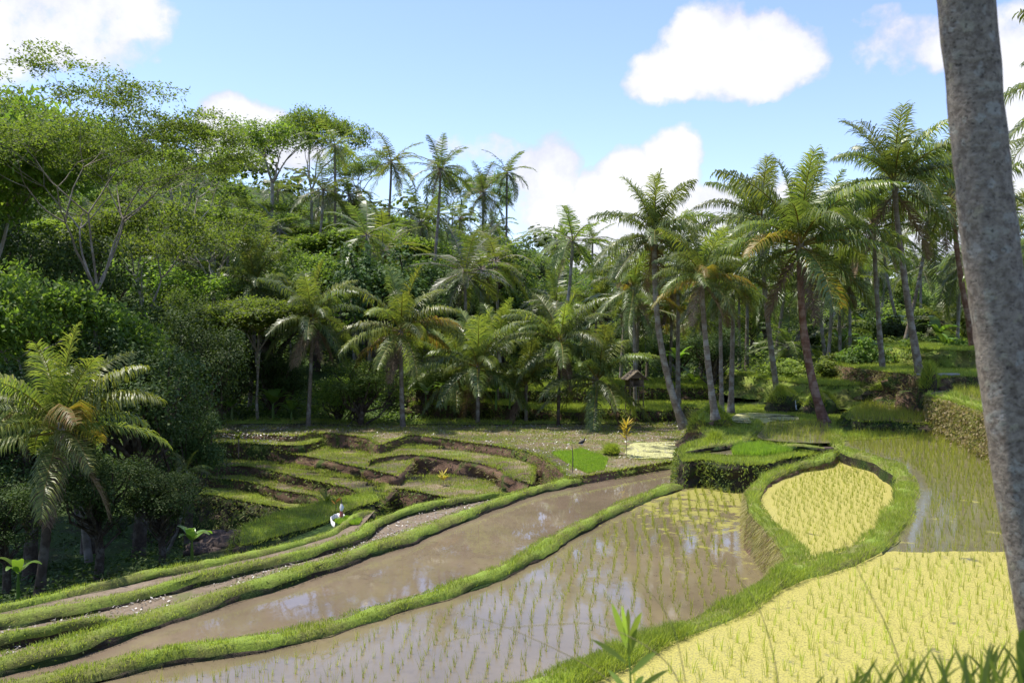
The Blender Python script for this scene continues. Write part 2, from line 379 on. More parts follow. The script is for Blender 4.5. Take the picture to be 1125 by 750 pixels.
# ------------------------------------------------------------------ bunds (grass banks)
def bund(name, C, width, zl, zr, m=None, gh=.07, gm=1., rag=.06, shag=0):
    """C: centre line (x,y,z). zl / zr: how low the left and right flanks reach."""
    m = m or [M['turf'], M['wall_dark'] if not shag else M['wall_red']]
    T = unit(np.gradient(C[:, :2], axis=0)); N = np.stack([-T[:, 1], T[:, 0]], 1)
    prof = [(-1.75, None), (-1.35, .5), (-1.05, .12), (-.85, .03), (-.45, -.015), (0, -.03), (.45, -.015), (.85, .03), (1.05, .12), (1.35, .5), (1.75, None)]
    V = []
    zl = np.broadcast_to(zl, len(C)); zr = np.broadcast_to(zr, len(C))
    C = C.copy(); C[:, 2] += .06*np.array([nz(p[0], p[1], .5, 12.) for p in C])-.02
    wv = .8*width*(1+.3*np.array([nz(p[0], p[1], .7, 2.) for p in C])*2)
    en = np.clip(np.minimum(np.arange(len(C)), np.arange(len(C))[::-1])/4, 0, 1); wv = wv*(.15+.85*en**.5); C[:, 2] -= .22*(1-en)**1.5
    for i, (p, nn_) in enumerate(zip(C, N)):
        row = []
        for u, dz in prof:
            zb = zl[i] if u > 0 else zr[i]
            H = p[2]-zb
            ex = abs(u) if abs(u) <= 1.05 else 1.05+(abs(u)-1.05)*(.2+.55*min(H, .6))
            z = zb-.05 if dz is None else (p[2]-dz if abs(u) < 1 else p[2]-max(dz, .0)*H if abs(u) > 1.1 else p[2]-dz)
            q = p[:2]+nn_*math.copysign(ex, u)*wv[i]/2
            j = rag*noise.noise(Vector((q[0]*2.3, q[1]*2.3, u*2)))
            if abs(u) > 1.1: j += .08*noise.noise(Vector((q[0]*6, q[1]*6, u*3)))
            row.append((q[0]+nn_[0]*j*1.2, q[1]+nn_[1]*j*1.2, z+j*.7*(abs(u) < 1.2)))
        V.append(row)
    V = np.array(V); n, k = V.shape[:2]; a = Acc()
    I = (np.arange(n-1)[:, None]*k+np.arange(k-1)[None])
    for cols, mi in ((range(2, k-3), 0), ([0, 1, k-3, k-2], 1)):
        J = I[:, list(cols)].ravel(); a.add(V.reshape(-1, 3), np.stack([J, J+1, J+k+1, J+k], 1), mi)
    o = struct(build(name, a, m, smooth=True))
    seg = np.linalg.norm(np.diff(C[:, :2], axis=0), axis=1); d = np.hypot(C[:-1, 0], C[:-1, 1])
    pxs = 562.5+FPX*C[:-1, 0]/np.maximum(C[:-1, 1], 1)
    cnt = (seg*width*1.25*gdens(d)*gm*(pxs > -80)*(pxs < 1200)*(C[:-1, 1] > 5)).astype(int)
    idx = np.repeat(np.arange(n-1), cnt); tt = rng.uniform(0, 1, len(idx)); u = rng.uniform(-1.2, 1.2, len(idx))
    B = C[idx]*(1-tt)[:, None]+C[idx+1]*tt[:, None]; nb = N[idx]
    wloc = wv[idx]/2
    P = B.copy(); P[:, :2] += nb*(u*wloc)[:, None]; P[:, 2] += .02-np.where(np.abs(u) > .9, (np.abs(u)-.9)*.35, 0)
    dd = np.hypot(P[:, 0], P[:, 1]); near = dd < 16
    outd = np.zeros((len(P), 3)); outd[:, :2] = nb*(np.sign(u)*np.clip(np.abs(u)-.6, 0, 1)*1.1)[:, None]
    nv_ = nza(P[:, 0], P[:, 1], 1.5, 7.); nv2 = nza(P[:, 0], P[:, 1], 3.1, 27.)
    hh = np.maximum(gh*(.9+1.3*nv_+.6*nv2), .025); hh[nv2+.3*rng.random(len(nv2)) < -.22] = .012
    for k_, s in ((near, 2), (~near, 1)):
        blades(GR, P[k_], hh[k_], gwid(dd[k_])*1.1, .35, 0, outd[k_], s)
    Hm = np.maximum(C[:, 2]-zl, C[:, 2]-zr)
    if Hm.max() > .25 and gm:
        m_ = int(seg.sum()*90); ii = rng.integers(0, n-1, m_); tj = rng.random(m_)[:, None]; sd = np.where(rng.random(m_) < .5, 1., -1.); uu = rng.uniform(1., 1.75, m_); H = np.where(sd > 0, C[ii, 2]-zl[ii], C[ii, 2]-zr[ii])
        ex = 1.05+(uu-1.05)*(.2+.55*np.minimum(H, .6)); Q = C[ii]*(1-tj)+C[ii+1]*tj; Q[:, :2] += N[ii]*(sd*(ex*wv[ii]/2+.03))[:, None]; Q[:, 2] -= np.maximum(uu-1.05, 0)/.7*H
        k_ = H > .3; nn2 = np.column_stack([N[ii]*sd[:, None], np.full(m_, .5)])+rng.normal(size=(m_, 3))*.5; d3 = np.hypot(Q[:, 0], Q[:, 1]); sz = np.maximum(.03, d3*.0016)
        leaves(CR, Q[k_], nn2[k_], sz[k_]*1.8, sz[k_]*.8, 0)
    if shag:
        m_ = 9000; ii = rng.integers(0, n-1, m_); uu = rng.uniform(1.05, 1.7, m_); H = C[ii, 2]-zl[ii]
        ex = 1.05+(uu-1.05)*(.2+.55*np.minimum(H, .6)); tj = rng.random(m_)[:, None]; Q = C[ii]*(1-tj)+C[ii+1]*tj; Q[:, :2] += N[ii]*(ex*wv[ii]/2)[:, None]; Q[:, 2] -= (uu-1.05)/.7*H*.95
        Q[:, :2] += N[ii]*.03
        dr = np.zeros((m_, 3)); dr[:, :2] = N[ii]*.7; dr[:, 2] = -1.9
        blades(GR, Q, .16, .012, .3, 1, dr)
    m2 = rng.random(len(P)) < .05
    blades(GR, P[m2], gh*1.5, gwid(dd[m2]), .5, 1, outd[m2])
    return o

def terrace(name, poly, zt, zb, batter=.12, rough=.1, mats=None, step=.3, closed_smooth=True, cap=True, leafy=0, leafmi=0, fringe=1., lip=True):
    P = smoothline(np.asarray(poly)[:, :2], step, True) if closed_smooth else np.asarray(poly)
    area = .5*np.sum(P[:, 0]*np.roll(P[:, 1], -1)-P[:, 1]*np.roll(P[:, 0], -1))
    if area < 0: P = P[::-1]
    T = unit(np.roll(P, -1, 0)-np.roll(P, 1, 0)); N = np.stack([T[:, 1], -T[:, 0]], 1)
    nl = max(4, int((zt-zb)/.12)); rows = []
    for k in range(nl+1):
        f = k/nl; z = zt-(zt-zb)*f
        off = batter*f+(-.05 if k == 0 and lip else 0)
        q = P+N*off
        j = np.array([noise.noise(Vector((a[0]*1.8, a[1]*1.8, z*2.5)))+.5*noise.noise(Vector((a[0]*5, a[1]*5, z*6))) for a in q])*rough*(0.3 if k == 0 else 1)
        q = q+N*j[:, None]
        zz = np.full(len(q), z)+(j*.4 if 0 < k < nl else 0)
        rows.append(np.column_stack([q, zz]))
    V = np.concatenate(rows); n = len(P); a = Acc()
    i = np.arange(nl)[:, None]*n; j = np.arange(n)[None]; kk = (j+1) % n
    F = np.stack([i+j, i+n+j, i+n+kk, i+kk], 2).reshape(-1, 4)[:, ::-1]
    a.add(V, F, 1)
    if cap:
        from mathutils.geometry import tessellate_polygon
        tr = tessellate_polygon([[Vector(v) for v in rows[0]]])
        a.F.append((np.array([list(x) for x in tr], np.int64), 0))
    o = struct(build(name, a, mats or [M['turf'], M['wall']]))
    # grass fringe over the lip
    d = np.hypot(P[:, 0], P[:, 1]); seg = np.linalg.norm(np.roll(P, -1, 0)-P, axis=1)
    pxs = 562.5+FPX*P[:, 0]/np.maximum(P[:, 1], 1); vis = (pxs > -60) & (pxs < 1190) & (P[:, 1] > 5)
    if fringe:
        cnt = (seg*90*(20/np.maximum(d, 8))*fringe*vis).astype(int); idx = np.repeat(np.arange(n), cnt)
        tt = rng.uniform(0, 1, len(idx))[:, None]; B = P[idx]*(1-tt)+P[(idx+1) % n]*tt+N[idx]*rng.uniform(-.16, .06, len(idx))[:, None]
        dd = np.hypot(B[:, 0], B[:, 1]); dr = np.zeros((len(B), 3)); dr[:, :2] = N[idx]*rng.uniform(0, 1., len(idx))[:, None]; dr[:, 2] = -rng.uniform(0, 1.4, len(idx))*(rng.random(len(idx)) < .4)
        blades(GR, np.column_stack([B, np.full(len(B), zt-.02)]), .11, gwid(dd)*1.2, .3, 0, dr)
    if True:
        cnt = (seg*(zt-zb)*60*(25/np.maximum(d, 12))*vis*max(fringe, .2)).astype(int); idx = np.repeat(np.arange(n), cnt); m = len(idx); f = rng.random(m)**1.5*.9
        tt = rng.uniform(0, 1, m)[:, None]; B = P[idx]*(1-tt)+P[(idx+1) % n]*tt+N[idx]*np.reshape(batter*f+rough*.35+.02, (-1, 1))
        B3 = np.column_stack([B, zt-(zt-zb)*f]); kk_ = nza(B[:, 0], B[:, 1], 1.1, 31.)+.35*rng.random(m) > (.12 if batter < .4 else -.3); B3 = B3[kk_]; i2 = idx[kk_]
        dr = np.zeros((len(B3), 3)); dr[:, :2] = N[i2]*rng.uniform(.4, 1.3, len(B3))[:, None]; dr[:, 2] = -rng.uniform(.2, 1.6, len(B3))
        blades(GR, B3, .16, gwid(np.hypot(B3[:, 0], B3[:, 1]))*1.4, .4, (rng.random() < .1)*1, dr)
    if leafy:
        cnt = (seg*(zt-zb)*leafy*vis).astype(int); idx = np.repeat(np.arange(n), cnt); m = len(idx)
        f = rng.uniform(0, 1, m)
        tt = rng.uniform(0, 1, m)[:, None]; B = P[idx]*(1-tt)+P[(idx+1) % n]*tt+N[idx]*(batter*f+rng.uniform(0, .14, m)+rough*.3)[:, None]
        C = np.column_stack([B, zt-(zt-zb)*f]); NN = np.column_stack([N[idx], np.full(m, .6)])+rng.normal(size=(m, 3))*.6
        dd = np.hypot(C[:, 0], C[:, 1]); s = np.maximum(.04, dd*.0022)
        leaves(CR, C, NN, s*1.6, s, leafmi, np.column_stack([N[idx]*.5, -np.ones(m)])+rng.normal(size=(m, 3))*.5)
    return o, P
CR = Acc()       # creeping plants on the walls
def sheet(name, poly, z, m, smoothp=False):
    P = np.asarray(poly)[:, :2]
    from mathutils.geometry import tessellate_polygon
    V = np.column_stack([P, np.full(len(P), z)])
    tr = tessellate_polygon([[Vector(v) for v in V]])
    a = Acc(); F = np.array([list(x) for x in tr])
    e1 = V[F[:, 1]]-V[F[:, 0]]; e2 = V[F[:, 2]]-V[F[:, 0]]; fl = np.cross(e1, e2)[:, 2] < 0
    F[fl] = F[fl][:, ::-1]
    a.add(V, F); return struct(build(name, a, m))

# --- pond and lower paddies
xy = lambda A: A[:, :2]
sheet('pond_water', np.concatenate([xy(B34), xy(B4)[::-1]]), Z4, M['pond'])
sheet('ditch_water', np.concatenate([xy(B4), xy(B5)[::-1]]), Z5, M['mud'])
sheet('narrow_ditch', np.concatenate([xy(B5)[:-30], xy(B6)[::-1]]), -1.42, M['mud'])
P3 = np.concatenate([xy(B34), np.array([gp(770, 522, -1)[:2], gp(900, 522, -1)[:2], [9, 22], [8, 10], [1.5, 6.5], [-8, 6.5]])])
sheet('paddy_water', P3, Z3, M['paddy'])
bund('grass_bank', B34, .44, Z4-.1, Z3-.1, gh=.055)
bund('grass_bank', B4, .5, Z5-.1, Z4-.1, gh=.055)
bund('grass_bank', B4b, .26, Z5-.1, Z5-.1)
bund('grass_bank', B5, .34, -1.5, Z5-.1, gh=.06)
bund('grass_bank', B6, .34, -2.4, -1.5, gh=.06)
# --- raised yellow paddies
P1 = np.concatenate([xy(B1), gpl([(935, 455), (1030, 462)], 0.), P10line+np.array([1.2, .6]), np.array([[12, 4.], [2, 4.]])])
P2 = np.concatenate([xy(B2), xy(B1)[np.argmin(np.hypot(*(xy(B1)-B2[-1, :2]).T)):np.argmin(np.hypot(*(xy(B1)-B2[0, :2]).T)):-1]])
terrace('paddy_ground', P1, Z1-.03, -1.3, .5, .12, [M['mud'], M['wall_red']], closed_smooth=False, fringe=.0)
terrace('paddy_ground', P2, Z2-.03, -1.3, .35, .12, [M['mud'], M['wall_red']], closed_smooth=False, fringe=.0)
sheet('paddy_water', P1, Z1, M['rice_water'])
ydk = gp(1000, 606)[1]
nb = 60; xs = np.linspace(14, -4, nb)
edge = np.column_stack([xs, ydk+.25*np.sin(xs*1.3)+.12*np.sin(xs*5.1)+.1*rng.normal(size=nb)])
# duckweed fills the front of the paddy up to a ragged line
def clip_poly(P, y):   # keep the part with Y < y
    out = []
    for i in range(len(P)):
        a, b = P[i], P[(i+1) % len(P)]
        if a[1] < y: out.append(a)
        if (a[1] < y) != (b[1] < y):
            t_ = (y-a[1])/(b[1]-a[1]); out.append(a+(b-a)*t_)
    return np.array(out)
D1 = clip_poly(P1, ydk)
o = []
for i in range(len(D1)):
    a, b = D1[i], D1[(i+1) % len(D1)]
    o.append(a)
    if abs(a[1]-ydk) < 1e-6 and abs(b[1]-ydk) < 1e-6 and abs(a[0]-b[0]) > 1:
        for t_ in np.linspace(0, 1, 90)[1:-1]:
            q = a+(b-a)*t_; o.append(np.array([q[0], q[1]+.22*nz(q[0], 0, .9)+.12*nz(q[0], 2, 4.)]))
sheet('duckweed_water', np.array(o), Z1+.004, M['duck'])
sheet('duckweed_water', P2, Z2, M['duck'])
bund('grass_bank', B1, .56, -1.25, Z1-.1, gh=.085, gm=1.3)
bund('grass_bank', B2, .42, -1.25, Z2-.1, gh=.085, gm=1.3, shag=1)
# --- mid right: nursery block, reflecting paddy, small ponds
def T(pts, z, **k): return gpl(pts, z)
Pn = gpl([(752, 505), (770, 503), (800, 508), (836, 509), (862, 502), (900, 496), (930, 490), (940, 470), (840, 474), (800, 478), (762, 484), (748, 492)], -.13)
terrace('paddy_ground', Pn, -.16, -1.2, .12, .34, [M['turf'], M['wall_dark']], leafy=110, leafmi=0, fringe=2.5)
sheet('nursery_water', gpl([(770, 497), (800, 500), (838, 500), (862, 496), (900, 491), (905, 488), (838, 487), (790, 489)], -.13), -.12, M['rice_water'])
Pg = gpl([(930, 484), (845, 487), (832, 482), (795, 485), (770, 470), (780, 452)], .02); Pg = np.concatenate([Pg, [[9, 44], [14, 44], [16, 33]]])
terrace('paddy_ground', Pg, .02, -1.2, .1, .1, [M['turf'], M['wall_dark']])
P6 = smoothline(gpl([(838, 482), (913, 486), (922, 478), (903, 463), (850, 462), (838, 470)], .1), .3, True)
sheet('paddy_water', P6, .09, M['rice_water'])
P8 = smoothline(gpl([(808, 463), (868, 463), (872, 456), (815, 453)], .1), .3, True)
sheet('duckweed_water', P8, .085, M['duck_pale'])
scatter_poly(Pn, -.16, 1.6, .1, avoid=[gpl([(770, 497), (800, 500), (838, 500), (862, 496), (900, 491), (905, 488), (838, 487), (790, 489)], -.13)])
bund('grass_bank', smoothline(L3([(838, 484), (875, 487), (915, 488)], .12)), .25, -.02, 0, gh=.09)
bund('grass_bank', smoothline(L3([(752, 490), (790, 487), (822, 478), (832, 466), (825, 458)], .1)), .45, -.02, -.02, gh=.12)
bund('grass_bank', smoothline(L3([(832, 464), (870, 464), (905, 462)], .14)), .3, 0, 0, gh=.1)
T9 = gpl([(933, 460), (975, 462), (1023, 463), (1035, 446), (1000, 440), (955, 441), (938, 449)], .45)
_, T9s = terrace('paddy_ground', T9, .42, -.1, .3, .35, [M['mud'], M['wall_dark']], leafy=100, leafmi=0, fringe=2.)
sheet('paddy_water', T9s*.98+T9s.mean(0)*.02, .45, M['rice_water'])
T11 = np.array([at(885, 400, 42.5)[:2], at(925, 400, 41)[:2], at(965, 400, 41.5)[:2], at(1010, 400, 39.5)[:2], at(1040, 400, 39)[:2], [24, 50], [14, 52]])
_, T11s = terrace('grass_terrace', T11, 1.25, .2, 1.3, .6, [M['turf'], M['turf']], leafy=20, fringe=2.5)
T12 = np.array([at(1016, 400, 36.5)[:2], at(1060, 400, 36)[:2], [24, 35], [34, 34], [36, 50], [20, 52]])
_, T12s = terrace('grass_terrace', T12, 1.95, .2, 1., .6, [M['turf'], M['wall']], leafy=20, fringe=2.5)
T13 = np.array([at(1035, 400, 43)[:2], [26, 42], [36, 41], [40, 56], [24, 58]])
_, T13s = terrace('grass_terrace', T13, 2.9, .2, 1.2, .6, [M['turf'], M['turf']], leafy=20, fringe=2.5)
P10 = np.concatenate([P10line, [[14, 5], [30, 5], [34, 36]], [at(1030, 400, 37)[:2]]])
terrace('paddy_ground', P10, 1.42, -.1, .1, .16, [M['mud'], M['wall_gold']], closed_smooth=False, leafy=160, leafmi=1, fringe=2.5)
P10in = np.concatenate([P10line+np.array([.9, .5]), [[15, 6], [29, 6], [33, 35.5]], [at(1045, 400, 36)[:2]]])
sheet('paddy_water', P10in, 1.46, M['rice_water'])
bund('grass_bank', np.column_stack([P10line+np.array([.3, .15]), np.full(len(P10line), 1.55)]), .5, 1.2, 1.3, gh=.13)
scatter_poly(T11s, 1.25, 1.2, .16); scatter_poly(T12s, 1.95, 1., .16); scatter_poly(T13s, 2.9, 1., .2)
scatter_poly(Pg, .02, 1.2, .1, avoid=[P6, P8])
# --- field and stepped terraces left of centre
def tier(name, edge, z, zb, back, mats=None, **k):
    E = gpl(edge, z); Bk = np.array([[E[-1][0]+.3, E[-1][1]+back], [E[0][0]-.5, E[0][1]+back]])
    P = np.concatenate([smoothline(E, .3), Bk])
    o, P_ = terrace(name, P, z, zb, closed_smooth=False, mats=mats, **k)
    return P
A1e = [(150, 472), (225, 474), (262, 475), (300, 477), (322, 478), (333, 477), (344, 474), (373, 476), (402, 480), (416, 487), (436, 481), (452, 477), (474, 479), (510, 484), (546, 489), (578, 495), (600, 504), (614, 513), (624, 524)]
ZF = -.86
E = gpl(A1e, ZF)
FA = np.concatenate([smoothline(E, .3), gpl([(650, 521), (690, 514), (740, 506), (765, 502)], ZF-.02), [[9, 38], [9, 44], [-20, 44]]])
terrace('stubble_field', FA, ZF-.02, -2.1, .15, .16, [M['turf_brown'], M['wall_red']], closed_smooth=False, fringe=1.5, leafy=25)
sheet('duckweed_water', smoothline(gpl([(694, 503), (752, 501), (757, 492), (750, 486), (700, 486), (688, 493)], ZF), .3, True), ZF+.005, M['duck_pale'])
scatter_poly(FA, ZF-.02, .9, .07, patch=.5, avoid=[gpl([(694, 503), (752, 501), (757, 492), (750, 486), (700, 486), (688, 493)], ZF)])
scatter_poly(FA, ZF-.02, .25, .08, mi=1)
fline = smoothline(np.array([gp(a, b, ZF+.05) for a, b in A1e[5:]]), .3)
bund('grass_bank', smoothline(np.array([[-15, 43.2, -.72], [-10, 43.4, -.75], [-4, 43., -.75], [2, 43.3, -.75], [6, 43, -.7]]), .4), .8, -.9, -.9, gh=.16)
tB_r = tier('grass_terrace', [(405, 506), (420, 502), (452, 499), (488, 503), (524, 508), (546, 514), (560, 524), (585, 531)], -1.28, -2.4, 6, [M['turf_brown'], M['wall_red']], batter=.15, rough=.28, leafy=8)
tA_l = tier('grass_terrace', [(140, 484), (200, 486), (250, 486), (300, 488), (330, 489), (350, 484)], -1.15, -2.6, 6, [M['turf'], M['wall']], batter=.2, rough=.16, leafy=60)
tB_l = tier('grass_terrace', [(150, 500), (200, 498), (225, 497), (262, 493), (290, 496), (319, 498), (355, 504), (384, 510), (410, 516), (436, 522)], -1.5, -2.9, 6, [M['turf_brown'], M['wall_red']], batter=.15, rough=.28, leafy=15)
tC_r = tier('grass_terrace', [(418, 548), (424, 540), (434, 536), (458, 539), (481, 544), (506, 548), (530, 548), (560, 540)], -1.88, -3., 4.3, [M['turf_brown'], M['wall_red']], batter=.2, rough=.22, leafy=50)
tC_l = tier('grass_terrace', [(190, 510), (240, 512), (272, 512), (308, 519), (337, 526), (362, 531), (384, 536), (402, 546), (412, 556)], -1.9, -3.6, 5, [M['turf_brown'], M['wall']], batter=.2, rough=.3, leafy=45)
tD_l = tier('grass_terrace', [(180, 522), (218, 524), (247, 526), (283, 531), (308, 538), (344, 544), (354, 552), (362, 560)], -2.3, -4.1, 4, [M['turf_brown'], M['wall']], batter=.25, rough=.3, leafy=45)
tE_l = tier('grass_terrace', [(160, 536), (200, 540), (236, 544), (272, 551), (308, 557), (330, 563), (345, 575), (350, 586)], -2.7, -4.9, 4, [M['turf'], M['wall_dark']], batter=.9, rough=.3, leafy=120)
for P_, z_, mlt in ((tB_r, -1.28, 1.1), (tB_l, -1.5, 1.2), (tA_l, -1.15, 1.2), (tC_r, -1.88, .9), (tC_l, -1.9, 1.3), (tD_l, -2.3, 1.2), (tE_l, -2.7, 1.1)):
    scatter_poly(P_, z_, mlt*1.3, .08, patch=.42); scatter_poly(P_, z_, mlt*.25, .08, mi=1)
# green slope joining terraces and bank
tF = gpl([(265, 606), (300, 596), (352, 582), (372, 571), (398, 560), (415, 555), (410, 545), (350, 556), (300, 570), (265, 585)], -1.9)
terrace('grass_terrace', tF, -1.75, -3.4, .5, .25, [M['turf'], M['wall_dark']], leafy=60)
scatter_poly(tF, -1.75, 1.2, .1)
# --- terraces beyond the field
for k, (y0, z0, xa, xb_) in enumerate([(44.6, -.3, 585, 800), (45.4, -.1, 455, 560), (47.8, .45, 440, 640), (49.5, .5, 690, 790), (51.5, 1.2, 450, 560)]):
    pts = []
    for q in np.linspace(xa, xb_, 12): pts.append(at(q, 400, y0+2.6*nz(q*.02, k*3., 1., 5.))[:2])
    P_ = np.concatenate([smoothline(np.array(pts), .5), [[pts[-1][0]+1, y0+8], [pts[0][0]-1, y0+8]]])
    terrace('grass_terrace', P_, z0, z0-2.5, .5, .5, [M['turf'], M['wall']], step=.35, closed_smooth=False, leafy=90, fringe=2.5)
    scatter_poly(P_, z0, 1.3, .2)
# ------------------------------------------------------------------ rice
def rows(poly, z, sx, sy, ang, jit=.03, avoid=(), inset=.45, keep=1., ymin=0):
    poly = np.asarray(poly)[:, :2]; c = poly.mean(0); rr = np.max(np.hypot(*(poly-c).T))+1
    g1 = np.arange(-rr, rr, sx); g2 = np.arange(-rr, rr, sy); A, B = np.meshgrid(g1, g2)
    A = A.ravel(); B = B.ravel(); A = A+.06*np.sin(B*.9)
    X = c[0]+A*math.cos(ang)-B*math.sin(ang)+rng.normal(size=A.size)*jit; Y = c[1]+A*math.sin(ang)+B*math.cos(ang)+rng.normal(size=A.size)*jit
    k = inpoly(X, Y, poly) & (Y > ymin)
    px = 562.5+FPX*X/np.maximum(Y, 1); k &= (px > -30) & (px < 1160)
    X, Y = X[k], Y[k]
    k = dist2line(X, Y, poly, True) > inset
    for a_ in avoid: k &= ~inpoly(X, Y, a_) & (dist2line(X, Y, a_, True) > .75)
    k &= rng.random(len(X)) < keep
    return np.column_stack([X[k], Y[k], np.full(k.sum(), z)])
def tuft(acc, P, nb_, h, spread=.02, lean=.28, wmul=1., mi=0):
    n = len(P)
    if n == 0: return
    hs = h*rng.uniform(.7, 1.2, n)
    Q = np.repeat(P, nb_, 0)+np.column_stack([rng.normal(size=(n*nb_, 2))*spread, np.zeros(n*nb_)]); H = np.repeat(hs, nb_)
    dd = np.hypot(Q[:, 0], Q[:, 1]); blades(acc, Q, H, np.maximum(.006, dd*.00042)*wmul, lean, mi, None, 1)
RA = Acc()
s3 = 4
sub = lambda A: A[::s3]
R1 = rows(P1[::2], Z1, .27, .21, R(4), inset=.5)
front = R1[R1[:, 1] < ydk]; back = R1[R1[:, 1] >= ydk]
front = front[np.argsort(front[:, 1])]
pxf = np.array([proj(p)[0] for p in front]); pyf = np.array([proj(p)[1] for p in front])
infr = (pxf > 600) & (pxf < 1125) & (pyf < 752)
seen = front[infr]; head = seen[:300]; rest = np.concatenate([seen[300:], front[~infr]])
tm = []
for k in range(6):
    a = Acc(); nbk = 7
    blades(a, np.column_stack([rng.normal(size=(nbk, 2))*.012, np.zeros(nbk)]), .21, .0065, .2, 0, None, 2); tm.append(build('rice_seedling', a, M['rice'], link=False))
for p in head:
    o = inst('rice_seedling', random.choice(tm), None, tuple(p), (0, 0, random.uniform(0, 6.28)), (1, 1, random.uniform(.75, 1.25)))
    o['label'] = 'slender green rice seedling in the nearest rows of the yellow duckweed paddy'; o['category'] = 'rice seedling'; o['group'] = 'rice seedlings in the nearest yellow paddy'
tuft(RA, rest, 7, .21, .014, .2)
bk = back[rng.random(len(back)) < .97]
tuft(RA, bk, 9, .26, .02, .2)
tuft(RA, rows(P2[::2], Z2, .25, .2, R(4), inset=.45), 8, .2, .02)
r3 = rows(P3, Z3, .25, .2, R(-8), avoid=[P1[::3], P2[::2]], inset=.55, keep=.93)
r3 = r3[[not (p[1] > 26.8 and p[0] > 5.4) for p in r3]]
tuft(RA, r3, 7, .19, .013, .2, 1.1)
tuft(RA, rows(P6, .09, .3, .25, R(4), inset=.2), 8, .24, .03)
tuft(RA, rows(T9s, .45, .28, .22, R(4), inset=.15), 9, .3, .03)
tuft(RA, rows(P10in, 1.46, .28, .25, R(4), inset=.2), 8, .3, .03)
stuff(build('rice_seedlings', RA, M['rice']), 'rows of young green rice seedlings standing in the flooded paddies', 'rice seedlings')
SD = Acc()
def dense(acc, pts, z, h, n, thr=None):
    P = gpl(pts, z); x0, y0 = P.min(0); x1, y1 = P.max(0); X = rng.uniform(x0, x1, n); Y = rng.uniform(y0, y1, n); k = inpoly(X, Y, P)
    X, Y = X[k], Y[k]; hh = h*(1+.5*nza(X, Y, 2.))
    blades(acc, np.column_stack([X, Y, np.full(len(X), z)]), np.maximum(hh, .02), .018, .3)
dense(SD, [(805, 500), (838, 501), (862, 497), (904, 491), (906, 487), (850, 487), (806, 491)], -.13, .2, 26000)
dense(SD, [(606, 498), (640, 494), (668, 504), (664, 516), (645, 520), (628, 512)], -.87, .1, 26000)
dense(SD, [(367, 573), (380, 569), (398, 571), (394, 576), (374, 577)], -1.4, .1, 6000)
stuff(build('rice_nursery', SD, M['seed']), 'dense bright green rice seedlings in the small nursery beds', 'rice seedlings')
# litter in the ditch and on the stubble
LT = Acc()
def litter(poly, z, n, s, clip=None):
    P = np.asarray(poly)[:, :2]; x0, y0 = P.min(0); x1, y1 = P.max(0); X = rng.uniform(x0, x1, n); Y = rng.uniform(y0, y1, n); k = inpoly(X, Y, P)
    X, Y = X[k], Y[k]; px_ = 562.5+FPX*X/np.maximum(Y, 1); k = (px_ > -20) & (px_ < 1140)
    if clip: k &= (px_ > clip[0]) & (px_ < clip[1])
    v = nza(X, Y, .8, 9.); k &= v > rng.uniform(-.6, .3, len(v)); X, Y = X[k], Y[k]; m = len(X)
    leaves(LT, np.column_stack([X, Y, z+rng.uniform(0, .04, m)]), np.column_stack([rng.normal(size=(m, 2))*.35, np.ones(m)]), rng.uniform(.5, 1.5, m)*s, rng.uniform(.3, .7, m)*s)
litter(np.concatenate([xy(B4), xy(B5)[::-1]]), Z5+.01, 60000, .07)
litter(FA, ZF-.01, 16000, .1)
litter(gpl([(150, 462), (225, 486), (262, 486), (300, 489), (330, 479), (344, 474), (330, 462)], ZF), ZF, 4000, .1)
stuff(build('straw_litter', LT, M['litter']), 'pale grey straw litter lying in the ditch and on the stubble field', 'litter')

# ------------------------------------------------------------------ earth mounds
def mound(name, c, rx, ry, h, seed, mats, grassy=1., gh_=1.):
    a = Acc(); nu, nv = 40, 16; V = []
    for j in range(nv):
        v = j/(nv-1)
        for i in range(nu):
            th = i/nu*2*math.pi; rr = (1-v)**.45 if v < 1 else 0
            k = 1+.55*noise.noise(Vector((math.cos(th)*1.1+seed, math.sin(th)*1.1, v*1.5)))+.3*noise.noise(Vector((math.cos(th)*3, math.sin(th)*4+seed, v*5)))
            V.append((c[0]+rx*rr*k*math.cos(th), c[1]+ry*rr*k*math.sin(th), c[2]-.3+(h+.3)*v*(1+.12*noise.noise(Vector((math.cos(th)*2, math.sin(th)*2, seed)))*(v > .5))))
    V = np.array(V); i = np.arange(nv-1)[:, None]*nu; j = np.arange(nu)[None]; k = (j+1) % nu
    F = np.stack([i+j, i+k, i+nu+k, i+nu+j], 2).reshape(-1, 4)
    cut = (nv-5)*nu
    a.add(V, F[:cut], 1); a.F.append((F[cut:], 0)); o = struct(build(name, a, mats, smooth=True))
    m = int(3500*grassy*rx*ry); th = rng.uniform(0, 6.28, m); v = 1-.55*rng.random(m)**1.3*gh_; rr = (1-v)**.45
    P = np.column_stack([c[0]+rx*rr*np.cos(th), c[1]+ry*rr*np.sin(th), c[2]-.3+(h+.3)*v])
    dr = np.column_stack([np.cos(th)*.8*rr, np.sin(th)*.8*rr, -.9*(1-v)])
    P[:, 2] += .12*nza(P[:, 0], P[:, 1], 2.2, 5.)
    blades(GR, P, .2*(1+1.5*np.maximum(-.5, nza(P[:, 0], P[:, 1], 3., 8.))), .02, .45, 0, dr)
    m = int(260*rx*ry*h); th = rng.uniform(0, 6.28, m); v = rng.uniform(.1, .8, m); rr = (1-v)**.45*1.05
    leaves(CR, np.column_stack([c[0]+rx*rr*np.cos(th), c[1]+ry*rr*np.sin(th), c[2]-.3+(h+.3)*v]), np.column_stack([np.cos(th), np.sin(th), np.full(m, .5)])+rng.normal(size=(m, 3))*.5, .13, .06, 0)
    return o
